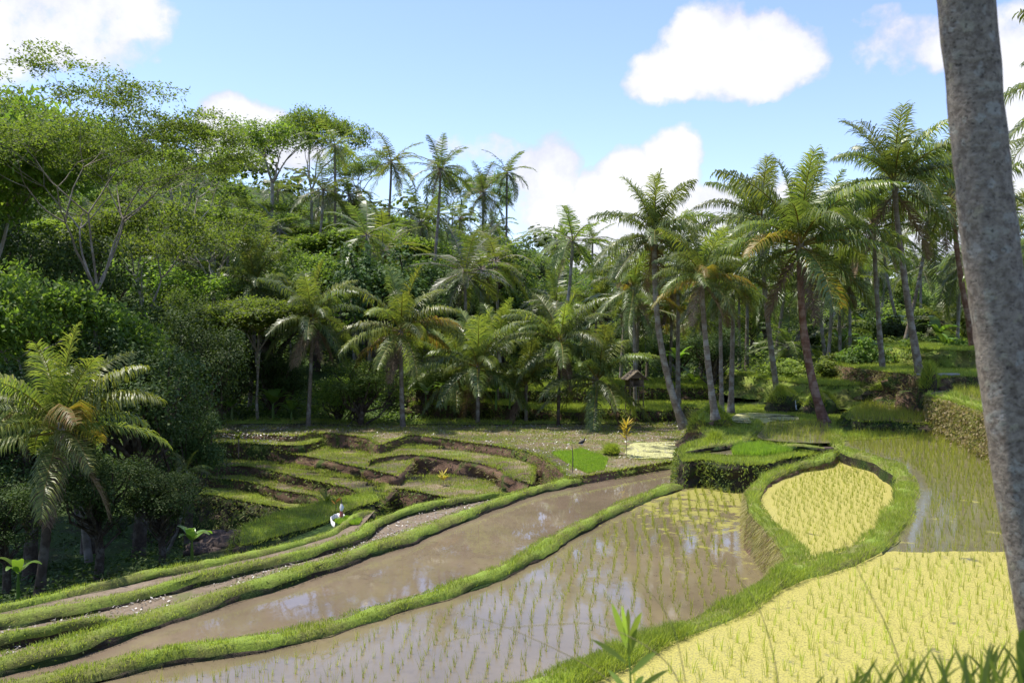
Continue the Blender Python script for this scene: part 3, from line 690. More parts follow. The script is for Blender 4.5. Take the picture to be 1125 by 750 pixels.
mound('earth_mound', gp(786, 492, -.75)+np.array([.1, 1.1, 0]), 1.25, 1.2, 1.5, 1.3, [M['turf'], M['wall_red']])
mound('earth_mound', gp(868, 452, .1)+np.array([0, 1., 0]), .95, .9, 1.05, 4.1, [M['turf'], M['wall_dark']])
mound('earth_mound', gp(905, 455, .1)+np.array([.3, 1.3, 0]), 1.0, .9, .9, 6.1, [M['turf'], M['wall_dark']])
mound('earth_mound', gp(937, 447, .1)+np.array([0, 1.3, 0]), 1.0, .9, 1.0, 9.1, [M['turf'], M['wall']])
mound('earth_mound', at(1020, 440, 35), .45, .5, 1.5, 2.2, [M['turf'], M['wall_dark']], 3)
mound('earth_mound', at(985, 427, 40)+np.array([0, 0, -.2]), 1.6, .8, .6, 12.2, [M['turf'], M['wall_dark']], 1)
mound('earth_mound', gp(673, 500, -.86)+np.array([0, .2, 0]), .35, .35, .35, 2.9, [M['turf'], M['wall_dark']], 6)
mound('earth_mound', gp(785, 492, -.3)+np.array([-.1, -.3, 0]), .4, .4, .4, 5.9, [M['turf'], M['wall_dark']], 5)

stuff(build('bank_grass', GR, [M['grass'], M['grass_dry']]), 'short bright green grass covering the paddy banks and terraces', 'grass')
stuff(build('creeping_plants', CR, [M['broad_mid'], M['grass_dry']]), 'small leafy plants creeping over the terrace walls', 'plants')

# ------------------------------------------------------------------ palms
def frond_acc(elev, droop, npairs=42, seed=0, ll=.27, wl=.012, seg=2, acc=None, X=None, droopl=.55, mi=0):
    r = np.random.default_rng(seed); a = acc or Acc()
    s = np.linspace(0, 1, 15); th = elev-droop*s**1.35
    dx = np.cos(th); dz = np.sin(th); x = np.concatenate([[0], np.cumsum((dx[1:]+dx[:-1])/2)/14]); z = np.concatenate([[0], np.cumsum((dz[1:]+dz[:-1])/2)/14])
    side = r.normal()*.06; P = np.column_stack([x, side*s**2, z])
    def tr(V):
        return V if X is None else V@X[:3, :3].T+X[:3, 3]
    a_n = a.n; tmp = Acc(); tube(tmp, P, np.linspace(.011, .002, 15), 4 if seg > 1 else 3, 1, False)
    for Vt, (F, m) in zip(tmp.V, tmp.F): a.add(tr(Vt), F, mi+1)
    ss = np.repeat(np.linspace(.14, .995, npairs), 2)+r.normal(size=npairs*2)*.004; ss = np.clip(ss, .1, 1)
    sd = np.tile([1, -1], npairs).astype(float); n = len(ss)
    B = np.column_stack([np.interp(ss, s, P[:, k]) for k in range(3)])
    tht = np.interp(ss, s, th); T = np.column_stack([np.cos(tht), np.zeros(n), np.sin(tht)]); U = np.column_stack([-np.sin(tht), np.zeros(n), np.cos(tht)])
    S = np.zeros((n, 3)); S[:, 1] = sd
    L = ll*np.clip(np.sin(np.pi*(ss*.8+.16)), .2, 1)**.6*r.uniform(.8, 1.1, n)
    fw = .45+.6*ss+r.normal(size=n)*.1
    d0 = unit(S+T*fw[:, None]+U*(.35+r.normal(size=n)*.18)[:, None])
    d1 = unit(d0+np.array([0, 0, -1.])*(droopl+r.uniform(-.1, .5, n))[:, None])
    d2 = unit(d1+np.array([0, 0, -1.])*(droopl*1.4+r.uniform(0, .5, n))[:, None])
    w = wl*np.ones(n)[:, None]
    m1 = B+d0*L[:, None]*.4; m2 = m1+d1*L[:, None]*.35; tip = m2+d2*L[:, None]*.25
    Wd = T*.8+U*.2*sd[:, None]
    if seg == 2:
        V = np.stack([B-Wd*w/2, B+Wd*w/2, m1+Wd*w/2, m1-Wd*w/2, m2+Wd*w*.38, m2-Wd*w*.38, tip], 1).reshape(-1, 3); b = np.arange(n)*7; n0 = a.n
        a.add(tr(V), np.stack([b, b+1, b+2, b+3], 1), mi); a.F.append((np.stack([b+3, b+2, b+4, b+5], 1)+n0, mi)); a.F.append((np.stack([b+5, b+4, b+6], 1)+n0, mi))
    else:
        V = np.stack([B-Wd*w/2, B+Wd*w/2, m2+Wd*w*.3, m2-Wd*w*.3], 1).reshape(-1, 3)
        a.add(tr(V), np.arange(n*4).reshape(n, 4), mi)
    return a
KINDS = [(84, 18), (75, 38), (62, 55), (46, 66), (28, 66), (8, 58), (-18, 45), (-50, 28)]
FR = {}
def frond_mesh(kind, var, m):
    key = (kind, var, m)
    if key not in FR:
        e, d = KINDS[kind]
        FR[key] = build('frond', frond_acc(R(e), R(d), 62, kind*10+var, .27+.02*var, .0165, 2, droopl=.25 if kind < 2 else .7+.2*var), [M[m], M['palm_yellow'] if m != 'palm_dead' else M['palm_dead']], link=False)
    return FR[key]
def trunk_curve(b, c, p=2., n=22, s=1):
    t = np.linspace(0, 1, n)[:, None]; b = np.array(b); c = np.array(c)
    P = b+(c-b)*np.concatenate([1-(1-t)**p, 1-(1-t)**p, t], 1)
    return P
def trunk_acc(P, r0, r1, sides=10, jit=0, base=1.5):
    n = len(P); a = Acc(); t = np.linspace(0, 1, n)
    r = r0+(r1-r0)*t**.7+r0*(base-1)*np.exp(-t*14)
    r = r*(1+.04*rng.normal(size=n)); tube(a, P, r, sides, 0, True, jit); return a
def palm(base, crown, rpx, label, group=None, nf=20, m='palm', bark_='bark_palm', nuts=0, yellow=.0, dead=2, p=2., rad=.15, young=False, Ycrown=None, shift=0, kinds=(0, 7), name='coconut_palm', thin=1.):
    """base/crown: 3D points"""
    root = empty(name, tuple(base)); tag(root, label, 'palm tree', group)
    P = trunk_curve(np.zeros(3)+[0, 0, -.3], crown-base, p, 24)
    build('trunk', trunk_acc(P, rad, rad*.62, 12, .004), M[bark_], root, True)
    c = crown-base; d = crown[1]; L = rpx*d/FPX*1.2
    a = Acc()
    tube(a, [c+[0, 0, -.1*L], c+[0, 0, .0], c+[0, 0, .1*L]], [rad*.66, rad*1.0, rad*.4], 8); build('crown_shaft', a, M['palm_yellow' if young else 'bark_palm'], root, True)
    for i in range(nf):
        f = (i+.5)/nf; k = kinds[0]+int((kinds[1]-kinds[0])*f**.68+rng.uniform(-.5, .5)); k = int(np.clip(k, 0, 6))
        mm = 'palm_yellow' if f > .4 and rng.random() < yellow*(.5+f)*1.3 else (m if not (f < .25 and m == 'palm') else 'palm_young')
        o = inst('frond', frond_mesh(k, int(rng.integers(3)), mm), root, tuple(c+[0, 0, .05*L*(1-f)]), (rng.normal()*.08, rng.normal()*.08, i*2.4+rng.normal()*.2), tuple([L*rng.uniform(.85, 1.08)*(.9 if k < 2 else 1)]*3))
        if mm == 'palm_yellow' and m != 'palm_yellow': o['label'] = 'yellowing frond'
    for i in range(dead):
        o = inst('frond', frond_mesh(7, i % 3, 'palm_dead'), root, tuple(c-[0, 0, .06*L]), (0, 0, rng.uniform(0, 6.28)), tuple([L*rng.uniform(.6, .85)]*3)); o['label'] = 'dry brown hanging frond'
    for i in range(nuts):
        a = Acc(); th = rng.uniform(0, 6.28); rr = .13
        t_ = np.linspace(0, np.pi, 7); q = c+np.array([math.cos(th)*rad*1.9, math.sin(th)*rad*1.9, -.12-.35*rng.random()])
        tube(a, np.column_stack([np.zeros(7)+q[0], np.zeros(7)+q[1], q[2]+np.cos(t_)[::-1]*rr*1.15]), np.maximum(np.sin(t_)*rr, .01), 8)
        build('coconut', a, M['nut' if i % 3 else 'nutgreen'], root, True)
    return root
def pp(bx, by, cx, cy, Y, r, label, dy=0, **k): return palm(at(bx, by, Y), at(cx, cy, Y+dy), r, label, **k)
GN = 'coconut palms standing right of the centre'
pp(752, 462, 719, 262, 36.5, 68, 'tall coconut palm with a bunch of brown coconuts and a pale trunk curving left', nuts=9, rad=.17, p=2.6, nf=22, group=GN, yellow=.05)
pp(786, 452, 771, 306, 33.2, 56, 'coconut palm with yellowing fronds rooted on the grassy earth mound', rad=.14, p=1.5, nf=20, yellow=.15, group=GN)
pp(793, 448, 791, 318, 38, 52, 'slim palm with yellow hanging fronds just right of the mound palm', rad=.11, yellow=.35, group=GN, p=1.2)
pp(803, 446, 806, 300, 39.5, 56, 'palm with a straight brown trunk behind the earth mound', rad=.13, p=1.2, yellow=.2, group=GN)
pp(907, 460, 879, 272, 35.5, 100, 'large leaning palm with a reddish ringed trunk beside the reflecting paddy', rad=.2, p=2.4, nf=26, bark_='bark_red', group=GN, yellow=.06)
pp(1012, 412, 983, 205, 37.5, 86, 'tallest palm of the right group, dense dark crown over the upper terrace', rad=.17, p=1.3, nf=26, group=GN)
pp(971, 412, 960, 252, 43, 62, 'palm with a slim leaning trunk left of the tallest palm', rad=.15, p=1.4, group=GN)
pp(1070, 372, 1047, 215, 44, 80, 'palm with an orange-brown trunk showing just left of the big foreground trunk', rad=.17, p=1.6, bark_='bark_red', group=GN, yellow=.1)
pp(856, 440, 836, 245, 43, 72, 'palm with a feathery spiked crown behind the large leaning palm', rad=.16, p=1.5, group=GN)
pp(698, 440, 696, 318, 46, 52, 'palm with a thin pale straight trunk in front of the field hut', rad=.1, p=1.2, nf=16, yellow=.35, bark_='bark_pale', group=GN)
pp(745, 440, 745, 290, 47, 55, 'palm crown between the coconut-bearing palm and the mound palm', rad=.14, group=GN)
pp(1095, 400, 1100, 270, 46, 70, 'dark palm crown behind the lower part of the foreground trunk', rad=.15, group=GN)
pp(925, 420, 922, 300, 52, 50, 'small palm between the leaning palm and the slim leaning trunk', rad=.12, group=GN)
# forest edge, left and centre
GE = 'palms along the edge of the field'
pp(443, 474, 440, 366, 42, 66, 'palm with bright yellow-green fronds at the field edge', rad=.14, p=1.5, nf=20, m='palm_young', yellow=.2, dead=1, group=GE)
pp(338, 472, 343, 352, 42.5, 62, 'grey-fronded palm with a dark slim trunk left of the yellow-green palm', rad=.12, p=1.3, nf=18, dead=4, group=GE)
pp(525, 470, 525, 405, 43, 64, 'low spreading palm with silvery drooping fronds near the middle of the field edge', rad=.12, p=1.2, nf=22, group=GE)
pp(578, 469, 578, 425, 43.5, 46, 'short palm between the silvery palm and the tall dark-trunked palm', rad=.11, nf=16, group=GE, kinds=(0, 5))
pp(613, 472, 615, 378, 42.5, 58, 'palm with a thin dark trunk and a high crown right of the middle', rad=.1, p=1.1, nf=20, bark_='bark_dark', group=GE, dead=3)
pp(652, 472, 656, 420, 42, 62, 'short palm with wide arching fronds left of the small yellow sapling', rad=.11, p=1.3, nf=18, group=GE)
pp(500, 470, 500, 410, 46, 50, 'low palm half hidden behind the silvery palm on its left', rad=.11, nf=16, group=GE)
pp(548, 468, 546, 385, 47, 50, 'palm with upright fronds just behind the silvery palm', rad=.11, nf=16, group=GE, kinds=(0, 5))
pp(272, 462, 280, 315, 50, 54, 'palm rising behind the flat umbrella-shaped tree', rad=.14, group=GE)
pp(650, 440, 655, 345, 55, 42, 'distant palm with upright fronds above the short arching palm', rad=.13, group=GE, kinds=(0, 5))
pp(735, 420, 738, 335, 54, 44, 'palm with orange-yellow fronds behind the coconut-bearing palm', rad=.13, yellow=.5, group=GE)
# left foreground
pp(42, 655, 66, 476, 20.5, 105, 'young palm with wide sunlit fronds at the dark left edge of the forest', rad=.13, p=.8, nf=24, m='palm_young', yellow=.07, dead=2, bark_='bark_dark', kinds=(0, 6))
pp(182, 600, 205, 520, 27, 28, 'tiny dark palm with a few arching fronds beside the left terraces', rad=.06, nf=8, dead=0)
# big trunk right in front, crown far above the frame
base = at(1172, 900, 4.95); base[2] = gz(base[0], base[1]); 
P0 = at(1133, 690, 4.8); P1_ = at(1062, 0, 4.8)
k = (base[2]-P0[2])/(P1_[2]-P0[2]); base = P0+(P1_-P0)*k
crown = P0+(P1_-P0)*2.6
ctr = [at(q_[0], q_[1], 4.8) for q_ in ((1152, 690), (1136, 600), (1120, 500), (1106, 400), (1086, 250), (1061, 0))]
base = ctr[0]+np.array([.1, .05, 0]); base[2] = gz(base[0], base[1]); dz_ = ctr[0][2]-base[2]; base[0] += .2*dz_
up_d = ctr[-1]-ctr[-2]; crown = ctr[-1]+up_d/up_d[2]*5.2
root = empty('coconut_palm', tuple(base)); tag(root, 'thick grey lichen-spotted palm trunk leaning in the right foreground', 'palm tree')
P = smoothline(np.array([base-[0, 0, .3]]+ctr+[crown]), .09)-base; crown_l = crown-base
a = Acc(); sides = 40; n = len(P); T_ = unit(np.gradient(P, axis=0)); A_ = unit(np.cross(T_, [0, 1, 0])); B_ = np.cross(T_, A_)
th = np.arange(sides)*2*np.pi/sides; V = []
for i in range(n):
    zz = P[i][2]
    for q in th:
        ringz = (zz*5.5+.4*math.sin(q*2+zz)) % 1.
        r = .152-.014*min(zz/4, 1)+.006*ringz+.011*noise.noise(Vector((math.cos(q)*2, math.sin(q)*2, zz*4)))+.004*noise.noise(Vector((math.cos(q)*6, math.sin(q)*6, zz*9)))
        V.append(P[i]+r*(math.cos(q)*A_[i]+math.sin(q)*B_[i]))
i = np.arange(n-1)[:, None]*sides; j = np.arange(sides)[None]; k = (j+1) % sides
a.add(np.array(V), np.stack([i+j, i+k, i+sides+k, i+sides+j], 2).reshape(-1, 4)); build('trunk', a, M['bark_big'], root, True)
for (pxk, pyk, s_) in ((1093, 141, .03), (1108, 273, .04)):     # old knot holes
    a = Acc(); q = at(pxk, pyk, 4.665)-base
    th_ = np.linspace(0, 2*np.pi, 14); tube(a, np.column_stack([q[0]+np.cos(th_)*s_, q[1]+np.abs(np.cos(th_))*.03, q[2]+np.sin(th_)*s_*.6]), .011, 6, 0, False)
    leaves(a, np.array([q+[0, .004, 0]]), np.array([[0, -1, 0.]]), s_*2, s_*1.2, 0, np.array([[1., 0, 0]])); build('knot', a, M['bark_dark'], root)
for i in range(22): inst('frond', frond_mesh(int(np.clip(i*7/22, 0, 6)), i % 3, 'palm'), root, tuple(crown-base), (0, 0, i*2.4), (3.6,)*3)
c = at(1225, 95, 15); b_ = np.array([c[0]+.6, 15.2, 1.4]); palm(b_, c, 112, 'palm beyond the right edge whose frond tips reach past the big trunk', nf=18, rad=.16, dead=1)
c = at(1200, 300, 26); b_ = np.array([c[0]+.3, 26.2, 1.4]); palm(b_, c, 110, 'dark palm at the right edge behind the big trunk', nf=18, rad=.16, dead=1)

# far palms (trunk + one crown mesh), six crowns shared
def crown_mesh(seed, m, nf=18):
    a = Acc(); r = np.random.default_rng(seed)
    for i in range(nf):
        f = (i+.5)/nf; e = 80-120*f**.75+r.normal()*8; X = np.array(Matrix.Rotation(i*2.4+r.normal()*.25, 4, 'Z')@Matrix.Scale(r.uniform(.8, 1.08), 4))
        frond_acc(R(e), R(50+r.uniform(-15, 30)), 34, seed*50+i, .28, .026, 1, a, X, .7)
    for i in range(3):
        X = np.array(Matrix.Rotation(r.uniform(0, 6.28), 4, 'Z')@Matrix.Scale(.7, 4)); frond_acc(R(-55), R(25), 20, seed*50+40+i, .22, .018, 1, a, X, .7, 2)
    return build('crown', a, [M[m], M['bark_palm'], M['palm_dead'], M['palm_dead']], link=False)
CM = [crown_mesh(k, 'palm', 17+k % 3*2) for k in range(5)]+[crown_mesh(9, 'palm_young', 18)]
def far_palm(base, crown, rpx, label=None, group='palms on the far hillside', bark_='bark_palm', cm=None, rad=.14):
    root = empty('coconut_palm', tuple(base)); root['look'] = 'palm'
    tag(root, label or '', 'palm tree', group)
    build('trunk', trunk_acc(trunk_curve(np.array([0, 0, -.5]), crown-base, 1.4, 12), rad, rad*.65, 7), M[bark_], root, True)
    L = rpx*crown[1]/FPX*1.4; s = L*rng.uniform(.95, 1.05)
    inst('crown', CM[cm if cm is not None else int(rng.integers(6))], root, tuple(crown-base), (rng.normal()*.06, rng.normal()*.06, rng.uniform(0, 6.28)), (s, s, s))
    return root
FP = [(368, 272, 368, 160, 70, 30, 'dark palm silhouetted on the skyline left of the pair of tall palms'),
 (415, 312, 430, 178, 72, 33, 'skyline palm with a thin slanting trunk, left of the tall two-stemmed palm'),
 (465, 322, 484, 186, 66, 36, 'tall skyline palm with a pale slanting trunk above the middle of the forest'),
 (528, 300, 531, 212, 80, 32, 'palm crown just below the ragged skyline palm'),
 (555, 300, 557, 190, 82, 28, 'ragged thin skyline palm at the right end of the high palms'),
 (530, 340, 530, 275, 62, 34, 'palm with drooping silvery fronds halfway down the slope'),
 (618, 322, 617, 268, 100, 24, 'left of the two small palms in the gap of the skyline'),
 (650, 310, 651, 262, 100, 22, 'right of the two small palms in the gap of the skyline'),
 (252, 330, 250, 246, 62, 34, 'palm with bent fronds on the slope below the bare-branched tree'),
 (395, 300, 392, 235, 78, 26, 'small palm below the skyline right of the tall feathery trees'),
 (340, 300, 355, 225, 84, 22, 'small palm among the tall feathery trees'),
 (510, 300, 505, 240, 84, 26, 'palm crown tucked between two skyline palms'),
 (470, 400, 470, 345, 60, 34, 'palm at the foot of the slope right of the yellow-green palm'),
 (185, 400, 185, 300, 50, 34, 'palm with a pale bent frond inside the dark left forest'),
 (390, 400, 388, 330, 62, 30, 'palm between the grey-fronded and the yellow-green palms'),
 (680, 360, 690, 300, 70, 34, 'palm left of the crown with coconuts, partly against the cloud'),
 (820, 380, 822, 250, 60, 42, 'palm crown behind the slim yellow-fronded palm'),
 (860, 400, 905, 250, 58, 46, 'palm crown behind the leaning palm, towards the right'),
 (985, 400, 1020, 235, 55, 56, 'palm crown right behind the tallest palm'),
 (1060, 390, 1085, 330, 60, 40, 'low palm behind the foreground trunk'),
 (770, 420, 770, 350, 58, 40, 'low palm behind the mound palms'),
 (870, 430, 866, 380, 55, 40, 'low palm with pale bent fronds behind the small pond'),
 (930, 400, 925, 360, 62, 34, 'low palm at the foot of the bright slope'),
 (1040, 390, 1035, 355, 60, 34, 'small palm on the bright slope above the upper terrace'),
 (710, 400, 712, 365, 62, 32, 'low palm with hanging fronds above the field hut'),
 (600, 400, 598, 355, 66, 32, 'palm in the middle of the slope above the thin dark trunk'),
 (445, 330, 450, 290, 80, 24, 'small palm crown among the trees below the slanting trunks'),
 (300, 350, 305, 285, 66, 28, 'palm crown under the wide flat tree on the slope'),
 (100, 300, 100, 250, 45, 36, 'palm crown deep in the left forest')]
for bx, by, cx, cy, Y, r, lab in FP:
    b_ = at(bx, by, Y); c_ = at(cx, cy, Y+1); b_[2] = min(b_[2], gz(b_[0], b_[1])+.2)
    far_palm(b_, c_, r, lab, rad=.15)

# ------------------------------------------------------------------ broadleaf, feathery trees, shrubs
def limbs(acc, p, d, L, r, depth, ends, flat=.5, spread=.6, rs=random, sides=5, fork=2):
    n = 5; P = [np.array(p)]; dd = np.array(d, float)
    for i in range(n):
        dd = unit(dd+np.array([rs.gauss(0, .1), rs.gauss(0, .1), rs.gauss(0, .05)+.04])); P.append(P[-1]+dd*L/n)
    tube(acc, P, np.linspace(r, r*.6, n+1), sides, 0, False)
    if depth == 0: ends.append(P[-1]); return
    k = fork+(rs.random() < .45)
    ph = rs.uniform(0, 6.28)
    for i in range(k):
        q = ph+i*6.283/k+rs.gauss(0, .3); o = np.array([math.cos(q), math.sin(q), 0])
        nd = dd*np.array([1, 1, flat])+o*spread*rs.uniform(.7, 1.3); nd[2] = max(nd[2], .05)
        limbs(acc, P[-1], unit(nd), L*rs.uniform(.6, .85), r*.6, depth-1, ends, flat, spread, rs, max(3, sides-1), fork)
    if depth > 1 and rs.random() < .6: ends.append(P[-1]+np.array([rs.gauss(0, .3), rs.gauss(0, .3), .15]))
def pads(acc, ends, n, rad, th, ls, g, mi=0):
    for e in ends:
        m = int(n*g.uniform(.6, 1.4)); rr = rad*g.uniform(.7, 1.3); q = g.uniform(0, 6.28, m); s = np.sqrt(g.random(m))*rr
        s *= 1+.35*np.sin(q*3+g.uniform(0, 6))
        C = np.column_stack([e[0]+s*np.cos(q), e[1]+s*np.sin(q), e[2]+g.normal(size=m)*th-.18*(s/rr)**2*rr+.25*th])
        leaves(acc, C, np.column_stack([g.normal(size=(m, 2))*.7, np.ones(m)]), ls*g.uniform(.7, 1.4, m), ls*.5*g.uniform(.7, 1.4, m), mi)
def albizia_parts(seed, H, fork_h, depth, rad, leafn, ls, spread=.5, flat=.75, nl=4, r0=.2, lean=(0, 0), W=None, pth=.1, cut=.42):
    rs = random.Random(seed); g = np.random.default_rng(seed); tr = Acc(); ends = []
    top = np.array([lean[0]*fork_h, lean[1]*fork_h, fork_h])
    tube(tr, [np.array([0, 0, -.4]), top*.3+[.03*H*rs.uniform(-1, 1), 0, 0], top*.65, top], [r0*1.25, r0, r0*.88, r0*.75], 9)
    up = (H-fork_h)/sum(.75**i for i in range(depth+1))*1.12
    for i in range(nl):
        q = i*6.283/nl+rs.uniform(-.3, .3); sp = spread*rs.uniform(.6, 1.3)
        limbs(tr, top, unit(np.array([math.cos(q)*sp, math.sin(q)*sp, 1])), up, r0*.5, depth, ends, flat, spread, rs)
    E = np.array(ends); zt = E[:, 2].max(); k = (H-.2)/zt
    E = E[E[:, 2] > fork_h+(zt-fork_h)*cut]; lf = Acc(); pads(lf, E, leafn, rad, pth, ls, g)
    if W:  # match the asked width and height
        sx = W/(2*np.abs(E[:, :2]-top[:2]).max()); 
    for A in (tr, lf):
        for V in A.V:
            up_ = np.clip((V[:, 2]-fork_h)/(zt-fork_h), 0, 2)
            V[:, 2] = np.where(V[:, 2] > fork_h, fork_h+(V[:, 2]-fork_h)*(H-fork_h)/(zt-fork_h), V[:, 2])
            if W: 
                m_ = V[:, 2] > fork_h*.98; V[m_, :2] = top[:2]+(V[m_, :2]-top[:2])*sx
    return tr, lf
def broad_parts(seed, H, Rr, ncl, nleaf, ls, bottom=.25):
    rs = random.Random(seed); g = np.random.default_rng(seed); tr = Acc(); lf = Acc()
    tube(tr, [np.array([0, 0, -.4]), np.array([.02*H, 0, .2*H]), np.array([0, .02*H, .5*H]), np.array([0, 0, .75*H])], [.035*H, .028*H, .02*H, .01*H], 8)
    zc = H*(1+bottom)/2; rz = H*(1-bottom)/2
    for i in range(ncl):
        d = unit(g.normal(size=3)); d[2] = d[2]*.9+.1; f = g.uniform(.35, .85) if i > ncl//5 else g.uniform(0, .4)
        taper = 1-.25*max(0, d[2])
        c = np.array([d[0]*Rr*f*taper, d[1]*Rr*f*taper, zc+d[2]*rz*f]); r = Rr*g.uniform(.24, .42)
        P0_ = np.array([0, 0, max(.2*H, c[2]-.3*H)]); mid = (P0_+c)/2+g.normal(size=3)*.05*H
        tube(tr, [P0_, mid, c], [.012*H, .008*H, .004*H], 4, 0, False)
        m = int(nleaf*g.uniform(.7, 1.3)); n_ = unit(g.normal(size=(m, 3))); n_[:, 2] = np.abs(n_[:, 2])*np.where(g.random(m) < .75, 1, -1)
        rad = r*(g.random(m)**.35)*(1+.25*np.sin(n_[:, 0]*5+i)); C = c+n_*rad[:, None]*np.array([1, 1, .75])
        leaves(lf, C, n_*.7+np.array([0, 0, .6])+g.normal(size=(m, 3))*.45, ls*g.uniform(.7, 1.4, m), ls*.6*g.uniform(.7, 1.3, m))
    return tr, lf
def tree_meshes(parts, leafm, barkm):
    tr, lf = parts; return build('trunk', tr, M[barkm], link=False, smooth=True), build('crown', lf, M[leafm], link=False)
def place_tree(ms, loc, s, rz, label, cat='tree', group=None, name='tree', parts=('trunk', 'crown')):
    root = empty(name, tuple(loc), rz); root.scale = s
    inst(parts[0], ms[0], root); inst(parts[1], ms[1], root); tag(root, label, cat, group); return root
def ptree(ms, H, px, Y, top, wpx, W, label, rz=None, zb=None, **k):
    z = gz((px-562.5)/FPX*Y, Y) if zb is None else zb
    p = at(px, 400, Y); zt_ = at(px, top, Y)[2]; w = wpx*Y/FPX; h = max(zt_-z, .8*w/W*H); p[2] = zt_-h
    return place_tree(ms, p, (w/W, w/W, h/H), rng.uniform(0, 6.28) if rz is None else rz, label, **k)
# hero feathery tree, left
big = tree_meshes(albizia_parts(21, 15, 8.2, 5, .5, 120, .09, .6, .5, 5, .085, (.02, .06), 8.6, .07, .62), 'albizia', 'bark_hero')
ptree(big, 15, 96, 26.5, 82, 360, 8.6, 'tall feathery tree with pale fanned-out limbs and a wide flat crown at upper left', zb=-2.9, rz=.3)
AL = [tree_meshes(albizia_parts(s, 12, 12*fh, 3, r_, 170, .17, sp, .6, 4, .14, (0, 0), W_, .2), 'albizia', 'bark_pale') for s, fh, r_, sp, W_ in ((1, .55, .8, .55, 8), (2, .6, .7, .5, 7), (3, .72, .75, .8, 9), (4, .66, .8, .6, 7))]
AF = [tree_meshes(albizia_parts(s, 12, 12*fh, 4, .62, 70, .2, sp, .6, 3, .13, (0, 0), W_, .2), 'albizia', 'bark_pale') for s, fh, sp, W_ in ((11, .6, .45, 6), (12, .68, .5, 7), (13, .75, .8, 9))]
BN = [tree_meshes(broad_parts(s, 10, 4, 34, 420, .17), lm, 'bark_dark') for s, lm in ((31, 'broad_dark'), (32, 'broad_dark'), (33, 'broad_mid'), (34, 'broad_light'))]
BF = [tree_meshes(broad_parts(s, 10, 4, 34, 230, .25), lm, 'bark_dark') for s, lm in ((41, 'broad_dark'), (42, 'broad_mid'), (43, 'broad_dark'), (44, 'broad_mid'), (45, 'broad_light'))]
UM = [tree_meshes(albizia_parts(s, 9, 5.2, 4, .75, 150, .17, .75, .4, 5, .13, (0, 0), 13, .16), 'albizia', 'bark_pale') for s in (71, 72)]
BARE = tree_meshes(albizia_parts(77, 12, 7, 4, .45, 22, .22, .5, .7, 4, .16, (0, 0), 8, .1), 'albizia', 'bark_pale')
SH = [tree_meshes(broad_parts(s, 2.5, 1.6, 16, 130, .2, .0), lm, 'bark_dark') for s, lm in ((51, 'broad_mid'), (52, 'broad_light'), (53, 'broad_dark'))]
def A(*a, **k): return ptree(*a, **k)
GF = 'feathery flat-topped trees of the forest'
A(UM[0], 9, -15, 33, 108, 300, 13, 'feathery tree cut by the left edge of the picture', group=GF)
A(UM[1], 9, 35, 27.5, 302, 260, 13, 'low flat feathery tree above the young sunlit palm', group=GF)
A(UM[0], 9, 283, 44, 330, 160, 13, 'flat umbrella-shaped tree with a thin straight trunk at the corner of the field', zb=-.9, group=GF)
A(AL[3], 12, 300, 76, 128, 120, 7, 'left of the two tallest feathery trees on the left skyline', group=GF)
A(AL[1], 12, 343, 78, 122, 105, 7, 'right of the two tallest feathery trees on the left skyline', group=GF)
A(BARE, 12, 190, 56, 152, 190, 8, 'sparse tree with bare pale twigs on the skyline', group=GF)
A(UM[0], 9, 400, 70, 254, 165, 13, 'wide light green umbrella tree on the slope below the skyline palms', group=GF)
A(UM[1], 9, 318, 60, 280, 130, 13, 'feathery tree on the slope left of the wide umbrella tree', group=GF)
A(AL[1], 12, 160, 42, 225, 150, 7, 'feathery tree filling the gap behind the pale fanned limbs', group=GF)
A(AL[3], 12, 235, 50, 240, 120, 7, 'feathery light green tree right of the pale fanned limbs', group=GF)
A(AL[1], 12, 497, 92, 185, 60, 7, 'feathery tree rising behind the tall skyline palm', group=GF)
A(AL[3], 12, 395, 88, 168, 70, 7, 'feathery tree between the two left skyline palms', group=GF)
A(AL[0], 12, 540, 92, 190, 60, 8, 'feathery tree against the cloud behind the ragged palm', group=GF)
GD = 'dense trees of the forest edge'
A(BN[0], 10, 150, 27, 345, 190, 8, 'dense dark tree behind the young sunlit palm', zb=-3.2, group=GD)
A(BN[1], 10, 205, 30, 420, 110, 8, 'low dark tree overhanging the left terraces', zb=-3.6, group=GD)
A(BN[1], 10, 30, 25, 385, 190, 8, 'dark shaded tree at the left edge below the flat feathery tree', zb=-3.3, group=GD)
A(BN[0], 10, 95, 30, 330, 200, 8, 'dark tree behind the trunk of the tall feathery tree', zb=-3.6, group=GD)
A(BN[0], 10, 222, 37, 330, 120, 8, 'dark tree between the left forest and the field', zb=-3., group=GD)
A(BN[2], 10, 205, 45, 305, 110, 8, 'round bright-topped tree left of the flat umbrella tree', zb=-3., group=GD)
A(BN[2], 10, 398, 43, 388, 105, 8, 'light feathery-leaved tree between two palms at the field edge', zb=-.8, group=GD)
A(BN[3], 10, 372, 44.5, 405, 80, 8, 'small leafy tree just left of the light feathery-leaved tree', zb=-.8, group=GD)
A(BN[1], 10, 300, 46, 375, 100, 8, 'dark tree under the flat umbrella tree', zb=-.8, group=GD)
A(BN[1], 10, 245, 44, 375, 90, 8, 'dark tree at the left corner of the field', zb=-1.5, group=GD)
A(BN[0], 10, 90, 38, 245, 200, 8, 'tall dark tree behind the pale fanned limbs', group=GD)
A(BN[1], 10, 0, 38, 215, 200, 8, 'tall dark tree at the far left of the forest', group=GD)
A(BN[0], 10, 0, 45, 85, 90, 8, 'dark treetop peeking over the feathery crown at the left edge', group=GD)
A(BN[0], 10, 785, 50, 355, 90, 8, 'dark round tree behind the mound palms', group=GD)
A(BN[2], 10, 465, 46, 395, 70, 8, 'small tree right of the yellow-green palm', zb=-.4, group=GD)
